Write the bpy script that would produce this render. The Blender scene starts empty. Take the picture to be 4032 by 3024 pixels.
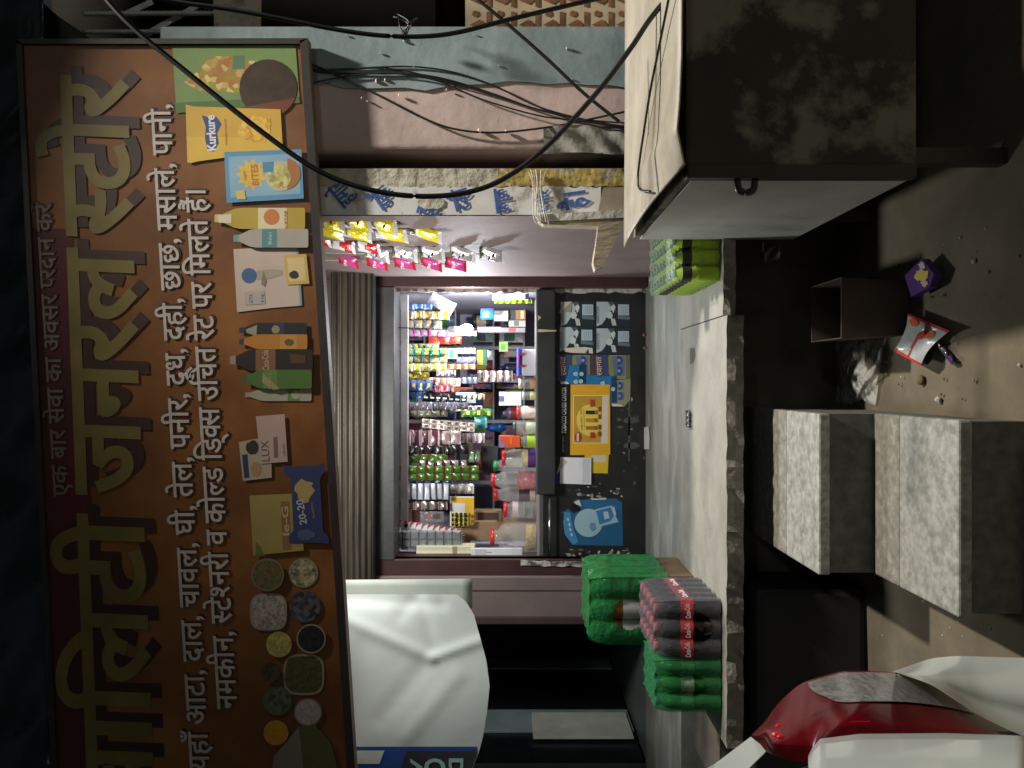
import bpy, bmesh, math, random
from mathutils import Vector, Matrix
random.seed(7)
sc = bpy.context.scene
C = sc.collection

# ---------------------------------------------------------------- camera / world / light
CH, F = 1.26, 3028.0
cam = bpy.data.cameras.new("camera"); cam.sensor_width = 36.0; cam.sensor_fit = 'HORIZONTAL'
cam.lens = 36.0 * F / 4032.0; cam.clip_start = 0.05; cam.clip_end = 200
co = bpy.data.objects.new("camera", cam); C.objects.link(co)
co.matrix_world = Matrix(((0, 1, 0, 0), (0, 0, -1, 0), (-1, 0, 0, CH), (0, 0, 0, 1)))   # the phone was held on its side
sc.camera = co

w = bpy.data.worlds.new("World"); sc.world = w; w.use_nodes = True
bg = w.node_tree.nodes["Background"]
bg.inputs[0].default_value = (0.62, 0.72, 0.80, 1); bg.inputs[1].default_value = 0.026
sc.view_settings.view_transform = 'Standard'; sc.view_settings.look = 'None'
sc.view_settings.exposure = 0.0; sc.view_settings.gamma = 1.0
sc.cycles.use_denoising = True
sc.cycles.max_bounces = 8; sc.cycles.transparent_max_bounces = 24
sc.cycles.sample_clamp_indirect = 6.0
sc.cycles.caustics_reflective = False; sc.cycles.caustics_refractive = False

def lamp(name, kind, loc, power, col, **k):
    l = bpy.data.lights.new(name, kind); l.energy = power; l.color = col
    for a, b in k.items(): setattr(l, a, b)
    o = bpy.data.objects.new(name, l); C.objects.link(o); o.location = loc
    return o
# street lamp high up to the right of the picture, an added unseen fill light behind the sign for the
# recess, and a far street light behind the camera
def spot(name, loc, axis, power, col, angle, blend, r):
    o = lamp(name, 'SPOT', loc, power, col, spot_size=math.radians(angle), spot_blend=blend, shadow_soft_size=r)
    o.rotation_euler = Vector(axis).to_track_quat('-Z', 'Y').to_euler()
spot("street_lamp_light", (2.3, 2.0, 4.8), (.03, .12, -.98), 1260, (1.0, .94, .82), 116, .7, .11)
spot("awning_lamp_light", (-.25, 3.0, 2.28), (-.02, .45, -.86), 84, (.97, .99, .94), 165, .6, .14)
lamp("far_street_light", 'POINT', (3.5, -6.0, 4.6), 125, (.84, 1.0, .98), shadow_soft_size=.35)

# ---------------------------------------------------------------- helpers
def P(x, y, Y):   # a point of the photo at depth Y
    return Vector(((1512 - y) / F * Y, Y, CH - (x - 2016) / F * Y))
def PZ(x, y, z):  # the same on a level plane
    return P(x, y, (CH - z) * F / (x - 2016))

_M = {}
def L(c):   # sRGB 0-255 -> linear
    return tuple(((v / 255) / 12.92 if v <= 10 else ((v / 255 + .055) / 1.055) ** 2.4) for v in c)
def mat(name, col, rough=.6, metal=0., var=.12, vs=9., bump=0., bs=45., col2=None, mask=.5, msoft=.12, ms=6., spec=.5, emit=0, coat=0, stretch=None):
    if name in _M: return _M[name]
    m = bpy.data.materials.new(name); m.use_nodes = True
    nt = m.node_tree; N = nt.nodes; b = N["Principled BSDF"]; K = nt.links.new
    b.inputs["Roughness"].default_value = rough; b.inputs["Metallic"].default_value = metal
    b.inputs["Specular IOR Level"].default_value = spec
    if coat: b.inputs["Coat Weight"].default_value = coat; b.inputs["Coat Roughness"].default_value = .08
    tc = N.new("ShaderNodeTexCoord"); src = tc.outputs["Object"]
    if stretch:
        mp = N.new("ShaderNodeMapping"); mp.inputs["Scale"].default_value = stretch; K(src, mp.inputs[0]); src = mp.outputs[0]
    n1 = N.new("ShaderNodeTexNoise"); n1.inputs["Scale"].default_value = vs; n1.inputs["Detail"].default_value = 5
    K(src, n1.inputs["Vector"])
    r = N.new("ShaderNodeValToRGB"); r.color_ramp.elements[0].position = .3; r.color_ramp.elements[1].position = .7
    r.color_ramp.elements[0].color = tuple(max(0, v * (1 - var)) for v in col) + (1,)
    r.color_ramp.elements[1].color = tuple(min(1, v * (1 + var)) for v in col) + (1,)
    K(n1.outputs[0], r.inputs[0]); out = r.outputs[0]
    if col2:
        n2 = N.new("ShaderNodeTexNoise"); n2.inputs["Scale"].default_value = ms; n2.inputs["Detail"].default_value = 7; n2.inputs["Roughness"].default_value = .62
        K(src, n2.inputs["Vector"])
        r2 = N.new("ShaderNodeValToRGB"); r2.color_ramp.elements[0].position = mask - msoft / 2; r2.color_ramp.elements[1].position = mask + msoft / 2
        K(n2.outputs[0], r2.inputs[0])
        mx = N.new("ShaderNodeMix"); mx.data_type = 'RGBA'; K(r2.outputs[0], mx.inputs[0]); K(out, mx.inputs[6]); mx.inputs[7].default_value = tuple(col2) + (1,)
        out = mx.outputs[2]
    K(out, b.inputs["Base Color"])
    if bump:
        n3 = N.new("ShaderNodeTexNoise"); n3.inputs["Scale"].default_value = bs; n3.inputs["Detail"].default_value = 6
        K(src, n3.inputs["Vector"])
        bp = N.new("ShaderNodeBump"); bp.inputs["Strength"].default_value = bump; bp.inputs["Distance"].default_value = .01
        K(n3.outputs[0], bp.inputs["Height"]); K(bp.outputs[0], b.inputs["Normal"])
    if emit:
        b.inputs["Emission Color"].default_value = tuple(col) + (1,); b.inputs["Emission Strength"].default_value = emit
    _M[name] = m; return m
def speck(name, c1, c2, scale=60., rough=.6, c3=None, bump=.3):
    """grains: voronoi cells coloured between c1 and c2"""
    if name in _M: return _M[name]
    m = bpy.data.materials.new(name); m.use_nodes = True
    nt = m.node_tree; N = nt.nodes; b = N["Principled BSDF"]; K = nt.links.new
    tc = N.new("ShaderNodeTexCoord"); v = N.new("ShaderNodeTexVoronoi"); v.inputs["Scale"].default_value = scale
    K(tc.outputs["Object"], v.inputs["Vector"])
    s = N.new("ShaderNodeSeparateColor"); K(v.outputs["Color"], s.inputs[0])
    r = N.new("ShaderNodeValToRGB"); r.color_ramp.elements[0].color = tuple(c1) + (1,); r.color_ramp.elements[1].color = tuple(c2) + (1,)
    if c3: e = r.color_ramp.elements.new(.5); e.color = tuple(c3) + (1,)
    K(s.outputs[0], r.inputs[0]); K(r.outputs[0], b.inputs["Base Color"]); b.inputs["Roughness"].default_value = rough
    if bump:
        bp = N.new("ShaderNodeBump"); bp.inputs["Strength"].default_value = bump; bp.inputs["Distance"].default_value = .004
        K(v.outputs["Distance"], bp.inputs["Height"]); K(bp.outputs[0], b.inputs["Normal"])
    _M[name] = m; return m
def film(name, col, alpha=.35, rough=.15, bump=.25, bs=35.):
    """thin plastic film: part of the light passes straight through"""
    if name in _M: return _M[name]
    m = bpy.data.materials.new(name); m.use_nodes = True
    nt = m.node_tree; N = nt.nodes; b = N["Principled BSDF"]; K = nt.links.new
    b.inputs["Base Color"].default_value = tuple(col) + (1,); b.inputs["Roughness"].default_value = rough
    tc = N.new("ShaderNodeTexCoord"); n3 = N.new("ShaderNodeTexNoise"); n3.inputs["Scale"].default_value = bs; n3.inputs["Detail"].default_value = 4
    K(tc.outputs["Object"], n3.inputs["Vector"])
    bp = N.new("ShaderNodeBump"); bp.inputs["Strength"].default_value = bump; bp.inputs["Distance"].default_value = .02
    K(n3.outputs[0], bp.inputs["Height"]); K(bp.outputs[0], b.inputs["Normal"])
    t = N.new("ShaderNodeBsdfTransparent"); t.inputs[0].default_value = tuple(.55 + .45 * c / max(max(col), .01) for c in col) + (1,)
    mx = N.new("ShaderNodeMixShader"); mx.inputs[0].default_value = alpha
    K(t.outputs[0], mx.inputs[1]); K(b.outputs[0], mx.inputs[2]); K(mx.outputs[0], N["Material Output"].inputs[0])
    _M[name] = m; return m
def flat(c, rough=.55, var=.06, **k):
    c = L(c) if max(c) > 1 else c
    return mat("print_%d_%d_%d_%d" % tuple([round(v * 999) for v in c] + [round(rough * 100)]), c, rough, var=var, **k)

W0 = {}
def tag(o, label=None, cat=None, group=None, kind=None):
    if label: o["label"] = label
    if cat: o["category"] = cat
    if group: o["group"] = group
    if kind: o["kind"] = kind
    return o
def empty(name, loc, label, cat, group=None):
    o = bpy.data.objects.new(name, None); C.objects.link(o); o.location = loc; o.empty_display_size = .05
    W0[o] = Vector(loc); return tag(o, label, cat, group)
class MB:
    def __init__(s): s.v = []; s.f = []; s.mi = []; s.ms = []; s.sm = []
    def mid(s, m):
        if m not in s.ms: s.ms.append(m)
        return s.ms.index(m)
    def add(s, vs, fs, m, smooth=False):
        k = len(s.v); s.v += [tuple(v) for v in vs]; i = s.mid(m)
        for f in fs: s.f.append(tuple(q + k for q in f)); s.mi.append(i); s.sm.append(smooth)
        return s
    def poly(s, pts, m): return s.add(pts, [tuple(range(len(pts)))], m)
    def box(s, a, b, m):
        x0, y0, z0 = [min(p, q) for p, q in zip(a, b)]; x1, y1, z1 = [max(p, q) for p, q in zip(a, b)]
        v = [(x0, y0, z0), (x1, y0, z0), (x1, y1, z0), (x0, y1, z0), (x0, y0, z1), (x1, y0, z1), (x1, y1, z1), (x0, y1, z1)]
        return s.add(v, [(0, 3, 2, 1), (4, 5, 6, 7), (0, 1, 5, 4), (1, 2, 6, 5), (2, 3, 7, 6), (3, 0, 4, 7)], m)
    def prism(s, pts, vec, m, m2=None):
        n = len(pts); vec = Vector(vec); v = [Vector(p) for p in pts]; v += [p + vec for p in v]
        s.add(v, [tuple(range(n)), tuple(range(2 * n - 1, n - 1, -1))], m)
        return s.add(v, [(i, i + n, (i + 1) % n + n, (i + 1) % n) for i in range(n)], m2 or m)
    def tube(s, pts, r, m, n=8, cap=True, smooth=True):
        pts = [Vector(p) for p in pts]; vs = []; fs = []; up = Vector((0, 0, 1))
        for i, p in enumerate(pts):
            d = (pts[min(i + 1, len(pts) - 1)] - pts[max(i - 1, 0)]).normalized()
            a = d.cross(up)
            if a.length < .05: a = d.cross(Vector((1, 0, 0)))
            a.normalize(); b = a.cross(d); rr = r[i] if isinstance(r, (list, tuple)) else r
            for k in range(n): t = 2 * math.pi * k / n; vs.append(p + (a * math.cos(t) + b * math.sin(t)) * rr)
        for i in range(len(pts) - 1):
            for k in range(n): fs.append((i * n + k, i * n + (k + 1) % n, (i + 1) * n + (k + 1) % n, (i + 1) * n + k))
        if cap: fs += [tuple(range(n))[::-1], tuple(range((len(pts) - 1) * n, len(pts) * n))]
        return s.add(vs, fs, m, smooth)
    def lathe(s, prof, c, m, n=16, smooth=True, cap=True, sx=1, sy=1):
        vs = []; fs = []; c = Vector(c)
        for r, h in prof:
            for k in range(n): t = 2 * math.pi * k / n; vs.append(c + Vector((r * math.cos(t) * sx, r * math.sin(t) * sy, h)))
        for i in range(len(prof) - 1):
            for k in range(n): fs.append((i * n + k, i * n + (k + 1) % n, (i + 1) * n + (k + 1) % n, (i + 1) * n + k))
        s.add(vs, fs, m, smooth)
        if cap: s.add(vs[:n], [tuple(range(n))[::-1]], m); s.add(vs[-n:], [tuple(range(n))], m)
        return s
    def grid(s, fn, nu, nv, m, smooth=True, mfn=None):
        vs = [fn(i / nu, j / nv) for j in range(nv + 1) for i in range(nu + 1)]
        k = len(s.v); s.v += [tuple(v) for v in vs]
        for j in range(nv):
            for i in range(nu):
                a = j * (nu + 1) + i + k; s.f.append((a, a + 1, a + nu + 2, a + nu + 1))
                s.mi.append(s.mid(mfn(i, j) if mfn else m)); s.sm.append(smooth)
        return s
    def mesh(s, name):
        me = bpy.data.meshes.new(name); me.from_pydata(s.v, [], s.f)
        for m in s.ms: me.materials.append(m)
        me.polygons.foreach_set("material_index", s.mi); me.polygons.foreach_set("use_smooth", s.sm)
        me.update(); return me
    def build(s, name, parent=None, bevel=0, solid=0, local=False, seg=2):
        o = bpy.data.objects.new(name, s.mesh(name)); C.objects.link(o)
        if parent:
            o.parent = parent
            if not local: o.location = -W0.get(parent, Vector((0, 0, 0)))
        W0[o] = Vector((0, 0, 0))
        if solid: q = o.modifiers.new("thickness", 'SOLIDIFY'); q.thickness = solid; q.offset = 0
        if bevel: q = o.modifiers.new("bevel", 'BEVEL'); q.width = bevel; q.segments = seg; q.limit_method = 'ANGLE'; q.angle_limit = math.radians(40)
        return o
def spline(pts, n=8):
    pts = [Vector(p) for p in pts]; out = []
    for i in range(len(pts) - 1):
        p0, p1, p2, p3 = pts[max(i - 1, 0)], pts[i], pts[i + 1], pts[min(i + 2, len(pts) - 1)]
        for k in range(n):
            t = k / n
            out.append(.5 * ((2 * p1) + (p2 - p0) * t + (2 * p0 - 5 * p1 + 4 * p2 - p3) * t * t + (3 * p1 - p0 - 3 * p2 + p3) * t ** 3))
    return out + [pts[-1]]

# ---- lettering: the built-in font, its outlines taken as flat meshes
_G = {}
def glyphs(s, off=0.):
    key = (s, off)
    if key not in _G:
        c = bpy.data.curves.new("lettering", "FONT"); c.body = s; c.offset = off; c.resolution_u = 3
        o = bpy.data.objects.new("lettering", c); C.objects.link(o); bpy.context.view_layer.update()
        me = o.to_mesh(); v = [(q.co.x, q.co.y) for q in me.vertices]; f = [tuple(p.vertices) for p in me.polygons]
        o.to_mesh_clear(); bpy.data.objects.remove(o); bpy.data.curves.remove(c); _G[key] = (v, f)
    return _G[key]
def xmax(s): v, f = glyphs(s); return max(p[0] for p in v)
def advance(s): return xmax(s + "न") - xmax("न")
def layout(txt, off=0.):
    """txt: plain pieces, and (letter, keep) for a half letter cut at keep of its width"""
    V = []; Fc = []; x = 0.; T = []; n = 0
    seq = []
    for t in (txt if isinstance(txt, list) else [txt]):
        if isinstance(t, tuple) or not any(ord(q) > 0x900 for q in t): seq.append(t)
        else: seq += list(t.replace('ो', 'ाे'))
    for t in seq:
        keep = None; n += 1
        if isinstance(t, tuple): t, keep = t
        if t == " ": x += .28; continue
        v, f = glyphs(t, off)
        adv = advance(t)
        if keep:
            bm = bmesh.new(); bv = [bm.verts.new((a, b, 0)) for a, b in v]
            for q in f:
                try: bm.faces.new([bv[i] for i in q])
                except ValueError: pass
            cut = adv * keep
            bmesh.ops.bisect_plane(bm, geom=bm.verts[:] + bm.edges[:] + bm.faces[:], plane_co=(cut, 0, 0), plane_no=(1, 0, 0), clear_outer=True)
            bm.verts.index_update(); v = [(q.co.x, q.co.y) for q in bm.verts]; f = [tuple(q.index for q in p.verts) for p in bm.faces]; bm.free(); adv = cut
        k = len(V); V += [(a + x, b) for a, b in v]; Fc += [tuple(i + k for i in q) for q in f]; x += adv; T += [n % 4] * len(v)
    return V, Fc, T
def put_text(mb, txt, fn, m, off=0.):
    """fn maps (u,v) in 0..1 of the text box to a point in the scene"""
    V, Fc, T = layout(txt, off)
    x0 = min(v[0] for v in V); x1 = max(v[0] for v in V)
    mb.add([Vector(fn((a - x0) / (x1 - x0), b)) - Vector((0, .00018 * t, 0)) for (a, b), t in zip(V, T)], Fc, m)
def text_px(mb, txt, yl, yr, xbl, xbr, hpx, Y, m, off=0., em=.62):
    """left end at photo (xbl,yl), right end at (xbr,yr): baseline; hpx = height of the letter body"""
    def fn(u, v): return P(xbl + (xbr - xbl) * u - v / em * hpx, yl + (yr - yl) * u - v / em * hpx * 0.0, Y)
    put_text(mb, txt, fn, m, off)
def circ(x, y, r, n=20, ry=None, a0=0, a1=360):
    return [(x + r * math.cos(math.radians(a0 + (a1 - a0) * k / n)), y + (ry or r) * math.sin(math.radians(a0 + (a1 - a0) * k / n))) for k in range(n if a1 - a0 == 360 else n + 1)]
def pp(mb, pts, Y, m):   # flat print on a frontal plane, photo coordinates
    v = [P(x, y, Y) for x, y in pts]
    mb.poly(v, m)
def blob(x, y, r, ry, n=18, j=.12, seed=0):
    rn = random.Random(seed); return [(x + r * (1 + rn.uniform(-j, j)) * math.cos(2 * math.pi * k / n), y + ry * (1 + rn.uniform(-j, j)) * math.sin(2 * math.pi * k / n)) for k in range(n)]

# common materials
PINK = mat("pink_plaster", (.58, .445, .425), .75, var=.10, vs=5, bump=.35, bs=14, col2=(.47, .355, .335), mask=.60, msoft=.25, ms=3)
PINKD = mat("dusky_pink_paint", (.19, .138, .132), .7, var=.12, vs=6, bump=.2, bs=18)  # the pink plaster darkened: shade of the recess put into its colour
BLUE = mat("blue_grey_paint", (.245, .315, .335), .6, var=.12, vs=4, bump=.4, bs=12, col2=(.32, .40, .42), mask=.58, msoft=.2, ms=4)
CEM = mat("bare_cement", (.27, .265, .235), .85, var=.22, vs=8, bump=.9, bs=16)
CONC = mat("platform_concrete", (.255, .245, .215), .68, var=.12, vs=7, bump=.15, bs=60, col2=(.175, .165, .143), mask=.58, msoft=.2, ms=4)
CONCW = mat("worn_smooth_concrete", (.24, .24, .215), .40, var=.16, vs=5, bump=.06, bs=30, col2=(.34, .335, .31), mask=.56, msoft=.1, ms=3.2, stretch=(1, 3, 1))
STONE = mat("broken_slab_edge", (.25, .235, .20), .9, var=.25, vs=24, bump=.5, bs=60)
MAROON = mat("maroon_frame_paint", (.058, .022, .022), .5, var=.2, vs=10)
DARK = mat("dark_grimy_metal", (.06, .06, .062), .5, var=.25, vs=12, bump=.1)
BLACK = mat("black_paint", (.018, .018, .020), .4, var=.25, vs=9)
SOIL = mat("dusty_ground", (.138, .114, .076), .92, var=.16, vs=7, bump=.25, bs=40, col2=(.095, .082, .060), mask=.60, msoft=.2, ms=2.5)
WOOD = mat("weathered_pale_wood", (.36, .30, .22), .8, var=.25, vs=14, bump=.4, bs=30, stretch=(4, 4, 1))
RUB = mat("black_cable_rubber", (.014, .014, .015), .45, var=.2)

# ---------------------------------------------------------------- ground
g = MB()
g.grid(lambda u, v: (-30 + 60 * u, -10 + 60 * v, .012 * math.sin(u * 260) * math.sin(v * 190)), 90, 90, SOIL)
tag(g.build("ground"), "dusty beige street ground in front of the shop", "ground", kind="structure")

# ---------------------------------------------------------------- the shop building
bld = empty("shop_building", (0, 4.3, 0), "small pink and grey painted roadside shop building with recessed opening", "building")
ZP = CH - .744           # top of the raised platform
YF = 2.85                # front of the piers
m = MB()                 # right-hand pier: pink with a rounded plaster edge, blue grey on its outer half
xl, xm, xr = .858, (1512 - 318) / F * YF, (1512 - 108) / F * YF
arc = [(xl + .03 - .03 * math.cos(math.radians(a)), YF + .03 - .03 * math.sin(math.radians(a))) for a in range(0, 91, 15)]
plan = [(xl, 3.4)] + arc + [(xm, YF)]
def wallrow(pl, z0, z1, mt, mb, nz=10):
    for i in range(len(pl) - 1):
        (xa, ya), (xb, yb) = pl[i], pl[i + 1]
        mb.grid(lambda u, v, xa=xa, xb=xb, ya=ya, yb=yb: (xa + (xb - xa) * u, ya + (yb - ya) * u, z0 + (z1 - z0) * v), 1, nz, mt)
wallrow(plan, 0, 2.56, PINK, m)
m.build("pier", bld)
m = MB()
m.box((xm, YF - .006, 0), (xr, 3.4, 2.56), BLUE)
rn = random.Random(3)
n = 34                   # ragged brush line where the two paints meet
e = [(xm + .012 + rn.uniform(-.012, .006) + .012 * math.sin(k * .5), 2.56 * k / n) for k in range(n + 1)]
m.prism([(xm + .05, YF - .008, 0)] + [(a - .03, YF - .008, z) for a, z in e] + [(xm + .05, YF - .008, 2.56)], (0, .004, 0), BLUE)
for k in range(26):      # plaster pits and lumps
    x_, z_ = rn.uniform(xm - .25, xr - .03), rn.uniform(1.0, 2.3)
    rr = rn.uniform(.003, .009)
    m.lathe([(rr, 0), (rr * .6, rr * .5), (0.0005, rr * .7)], (x_, YF - .012, z_), PINK if x_ < xm else BLUE, n=8)
m.build("painted_pier_face", bld)
m = MB()                 # bare cement repair low on the pier
pts = [(2138, 495), (2300, 500), (2470, 508), (2800, 510), (2800, 606), (2470, 606), (2300, 604), (2160, 603), (2144, 560)]
m.grid(lambda u, v: Vector(P(2140 + 700 * v, 606 - 108 * u - 6 * math.sin(v * 9), YF - .014 - .008 * math.sin(u * 7 + v * 11) - .006 * math.sin(v * 37 + u * 5))), 14, 40, CEM)
m.grid(lambda u, v: Vector((xl - .006 - .004 * math.sin(v * 31), YF - .01 + .26 * u, CH - (2140 + 700 * v - 2016) / F * YF)), 4, 40, CEM)
m.build("cement_patch", bld)
m = MB()                 # jamb and reveal wall between the pier and the opening
xj0, xj1 = .623, .80
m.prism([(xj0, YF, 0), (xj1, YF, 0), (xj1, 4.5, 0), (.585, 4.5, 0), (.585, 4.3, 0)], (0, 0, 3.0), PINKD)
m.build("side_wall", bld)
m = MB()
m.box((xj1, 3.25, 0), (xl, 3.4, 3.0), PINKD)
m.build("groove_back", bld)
PLAS = mat("rough_white_plaster", (.50, .475, .39), .9, var=.18, vs=20, bump=1.0, bs=22)
YEL = mat("old_yellow_paint", (.40, .30, .085), .8, var=.2, vs=14, bump=.8, bs=22, col2=(.45, .42, .33), mask=.62, msoft=.1, ms=9)
m = MB()
def strip(x0, x1, y0, y1, Y, amp, mt, nu=60, nv=6, ragged=0):
    r2 = random.Random(int(x0)); jit = [r2.uniform(-ragged, ragged) for _ in range(nu + 1)]
    m.grid(lambda u, v: P(x0 + (x1 - x0) * u, y0 + (y1 - y0) * v - (jit[int(round(u * nu))] if v == 1 else 0), Y - amp * (.5 + .5 * math.sin(u * 211 + v * 9) * math.sin(v * 13 + u * 57))), nu, nv, mt)
strip(700, 2010, 664, 742, YF - .004, .006, PLAS, ragged=4)
strip(1960, 2460, 664, 734, YF - .005, .006, YEL, nu=40, ragged=4)
m.build("plaster_face", bld)
m = MB()                 # left pier of pink plaster, with its mouldings
xa, xb = -1.05, -(2436 - 1512) / F * 4.2
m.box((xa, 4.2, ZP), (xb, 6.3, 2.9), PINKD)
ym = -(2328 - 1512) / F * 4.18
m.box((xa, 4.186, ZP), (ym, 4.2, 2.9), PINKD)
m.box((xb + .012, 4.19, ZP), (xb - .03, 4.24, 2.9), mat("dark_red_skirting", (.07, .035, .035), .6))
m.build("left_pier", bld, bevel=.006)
m = MB()                 # walls of the shop room
ROOM = mat("room_lilac_wall", (.66, .63, .72), .7, var=.08, vs=4)
m.box((-1.05, 6.2, ZP), (.60, 6.3, 2.6), ROOM)
m.box((-1.05, 4.5, ZP), (-1.00, 6.2, 2.6), ROOM); m.box((.56, 4.5, ZP), (.585, 6.2, 2.6), ROOM)
m.build("room_wall", bld)
m = MB()
m.box((-1.0, 4.3, 2.45), (.585, 6.2, 2.5), mat("room_ceiling_white", (.6, .6, .6), .8))
m.build("room_ceiling", bld)
m = MB(); m.box((-2.9, 2.95, 2.95), (1.22, 6.6, 3.10), CEM); m.build("roof_slab", bld)  # unseen slab added to keep sky light out of the recess
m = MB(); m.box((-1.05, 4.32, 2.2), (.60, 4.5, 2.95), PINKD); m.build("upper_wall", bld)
# the frame round the opening
fr = MB()
xR, xL = .514, -.963
fr.box((xR + .018, 4.22, ZP), (.592, 4.42, 2.02), MAROON)
fr.box((xL, 4.22, ZP), (-1.05, 4.42, 2.02), MAROON)
fr.box((xL, 4.24, ZP), (xL - .03, 4.30, 1.93), DARK)
fr.box((xL, 4.21, 1.905), (xR + .018, 4.42, 2.005), DARK)
fr.build("opening_frame", bld, bevel=.004)
m = MB()
GRIT = mat("flaking_white_plaster", (.50, .48, .42), .9, var=.3, vs=30, bump=.8, bs=40, col2=(.10, .09, .085), mask=.55, msoft=.1, ms=18)
rn = random.Random(5)
pl = [(1560 + 24 * k, 1131 + rn.uniform(-4, 4)) for k in range(42)]; pr = [(x, 1152 + rn.uniform(-5, 5)) for x, y in pl]
for k in range(41):
    m.poly([P(*pl[k], 4.30), P(*pl[k + 1], 4.30), P(*pr[k + 1], 4.30), P(*pr[k], 4.30)], GRIT)
pl = [(2050 + 24 * k, 2206 + rn.uniform(-3, 3) + k * .6) for k in range(21)]; pr = [(x, y + 20 + rn.uniform(-4, 4)) for x, y in pl]
for k in range(20):
    m.poly([P(*pl[k], 4.206), P(*pl[k + 1], 4.206), P(*pr[k + 1], 4.206), P(*pr[k], 4.206)], GRIT)
m.build("flaking_plaster", bld, solid=.006)
m = MB()                 # pale painted upright inside the head of the frame
m.box((xL + .01, 4.42, 1.86), (xR, 4.47, 1.90), mat("pale_steel", (.55, .53, .53), .35, metal=.3, var=.2, vs=10))
m.build("rail", bld)
# rolled shutter under the lintel
m = MB()
SH = mat("dull_olive_shutter", (.115, .10, .078), .42, metal=.35, var=.35, vs=5, col2=(.17, .15, .11), mask=.55, ms=4, stretch=(.6, 6, 6))
def shut(u, v):
    z = 2.215 - .205 * v; ph = v * 7.0
    return (-1.06 + 1.665 * u, 4.06 + .07 * v + .011 * math.sin(ph * 2 * math.pi) - .03 * math.sin(v * math.pi), z)
m.grid(shut, 12, 84, SH)
m.box((-1.06, 4.10, 2.0), (.60, 4.22, 2.008), BLACK)
m.build("rolling_shutter", bld)

# passage on the left with a dark double door
ps = MB()
DOORB = mat("dark_door_panel", (.012, .014, .017), .3, var=.3); STL = mat("grey_blue_door_stile", (.26, .33, .35), .5, var=.15, vs=6)
ps.box((-2.25, 4.30, ZP), (-2.12, 6.3, 2.9), DOORB); ps.box((-2.25, 6.3, ZP), (xb, 6.4, 2.9), DOORB)
ps.box((-2.9, 4.28, 0), (-2.12, 4.30, 2.9), DARK)
ps.build("passage_wall", bld)
dr = empty("panelled_door", (-2.1, 5.3, ZP), "dark panelled door with grey blue stiles in the passage left of the shop", "door")
m = MB(); m.box((-2.117, 4.32, ZP + .01), (-2.095, 6.28, 2.6), DOORB); m.build("panel", dr)
for y in (2570, 2622):
    pass
for (ya, yb, zt) in ((2596, 2632, 0), (2796, 2880, 0)):
    Ya, Yb = 2.085 * F / (yb - 1512), 2.085 * F / (ya - 1512)
    m = MB(); m.box((-2.095, Ya, ZP + .01), (-2.08, Yb, 2.6), STL); m.build("stile", dr, bevel=.003)
m = MB(); Ya, Yb = 2.07 * F / (2905 - 1512), 2.07 * F / (2806 - 1512)
m.box((-2.08, Ya, ZP + .03), (-2.066, Yb, ZP + .62), mat("pale_kick_plate", (.62, .62, .57), .5)); m.build("kick_plate", dr, bevel=.003)

# ---------------------------------------------------------------- raised platform and its steps
pf = empty("raised_platform", (0, 3, 0), "pale concrete shop platform with rough broken slab edges", "platform")
def slab(x0, x1, yf, yb, z0, z1, mt, name, seed, edge=True):
    r3 = random.Random(seed); n = 60; mb = MB()
    jf = [r3.uniform(-.006, .006) + .004 * math.sin(k * .7) for k in range(n + 1)]; jb = [r3.uniform(-.012, .010) for k in range(n + 1)]
    X = [x0 + (x1 - x0) * k / n for k in range(n + 1)]
    for k in range(n):
        a, b, c, d = (X[k], yf + jf[k], z1), (X[k + 1], yf + jf[k + 1], z1), (X[k + 1], yb, z1), (X[k], yb, z1)
        mb.poly([a, b, c, d], mt)
        e, f_ = (X[k], yf + jb[k] + .006, (z0 + z1) / 2 + r3.uniform(-.004, .004)), (X[k + 1], yf + jb[k + 1] + .006, (z0 + z1) / 2)
        h, i = (X[k], yf + jf[k] + .012, z0), (X[k + 1], yf + jf[k + 1] + .012, z0)
        mb.poly([e, f_, b, a], STONE); mb.poly([h, i, f_, e], STONE)
        mb.poly([(X[k], yb, z0), (X[k + 1], yb, z0), i, h], STONE)
    mb.poly([(x0, yf, z0), (x0, yf, z1), (x0, yb, z1), (x0, yb, z0)], STONE); mb.poly([(x1, yf, z0), (x1, yb, z0), (x1, yb, z1), (x1, yf, z1)], STONE)
    return mb.build(name, pf)
xs = (1512 - 1243) / F * 2.68
slab(-1.262, xs, 2.665, 3.395, ZP - .062, ZP, CONC, "front_slab", 1)
slab(xs + .004, 1.6, 2.70, 3.395, ZP - .045, ZP + .002, CONC, "front_slab", 2)
m = MB()
m.box((-2.9, 3.40, 0), (1.6, 4.3, ZP - .004), CONCW)
m.box((-2.9, 4.3, 0), (-.99, 6.4, ZP - .008), mat("passage_floor", (.10, .12, .11), .5))
m.box((-.99, 4.3, 0), (.6, 6.4, ZP - .008), CONCW)
m.build("inner_floor", pf)
m = MB()
PLIN = mat("brown_plinth", (.10, .085, .07), .9, var=.3, vs=6, bump=.4, bs=25)
m.box((-1.6, 2.99, -.05), (1.6, 3.40, ZP - .063), PLIN)
m.build("plinth", pf)
m = MB(); r3 = random.Random(9)   # chips, holes and splashes lying on the slab
pit = mat("dark_chip", (.10, .09, .075), .9); wpt = mat("white_scrap", (.62, .62, .62), .6)
def onp(x, y, dz=.0015): return PZ(x, y, ZP + dz)
m.poly([onp(*q) for q in [(2716, 1372), (2733, 1368), (2736, 1400), (2729, 1428), (2717, 1436)]], pit)
m.build("chipped_hole", pf)
tag(MB().prism([onp(*q) for q in [(2536, 1682), (2555, 1680), (2558, 1720), (2557, 1768), (2540, 1770), (2536, 1725)]], (0, 0, .004), wpt).build("paper_scrap"), "narrow white paper scrap at the foot of the black counter", "scrap")
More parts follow.
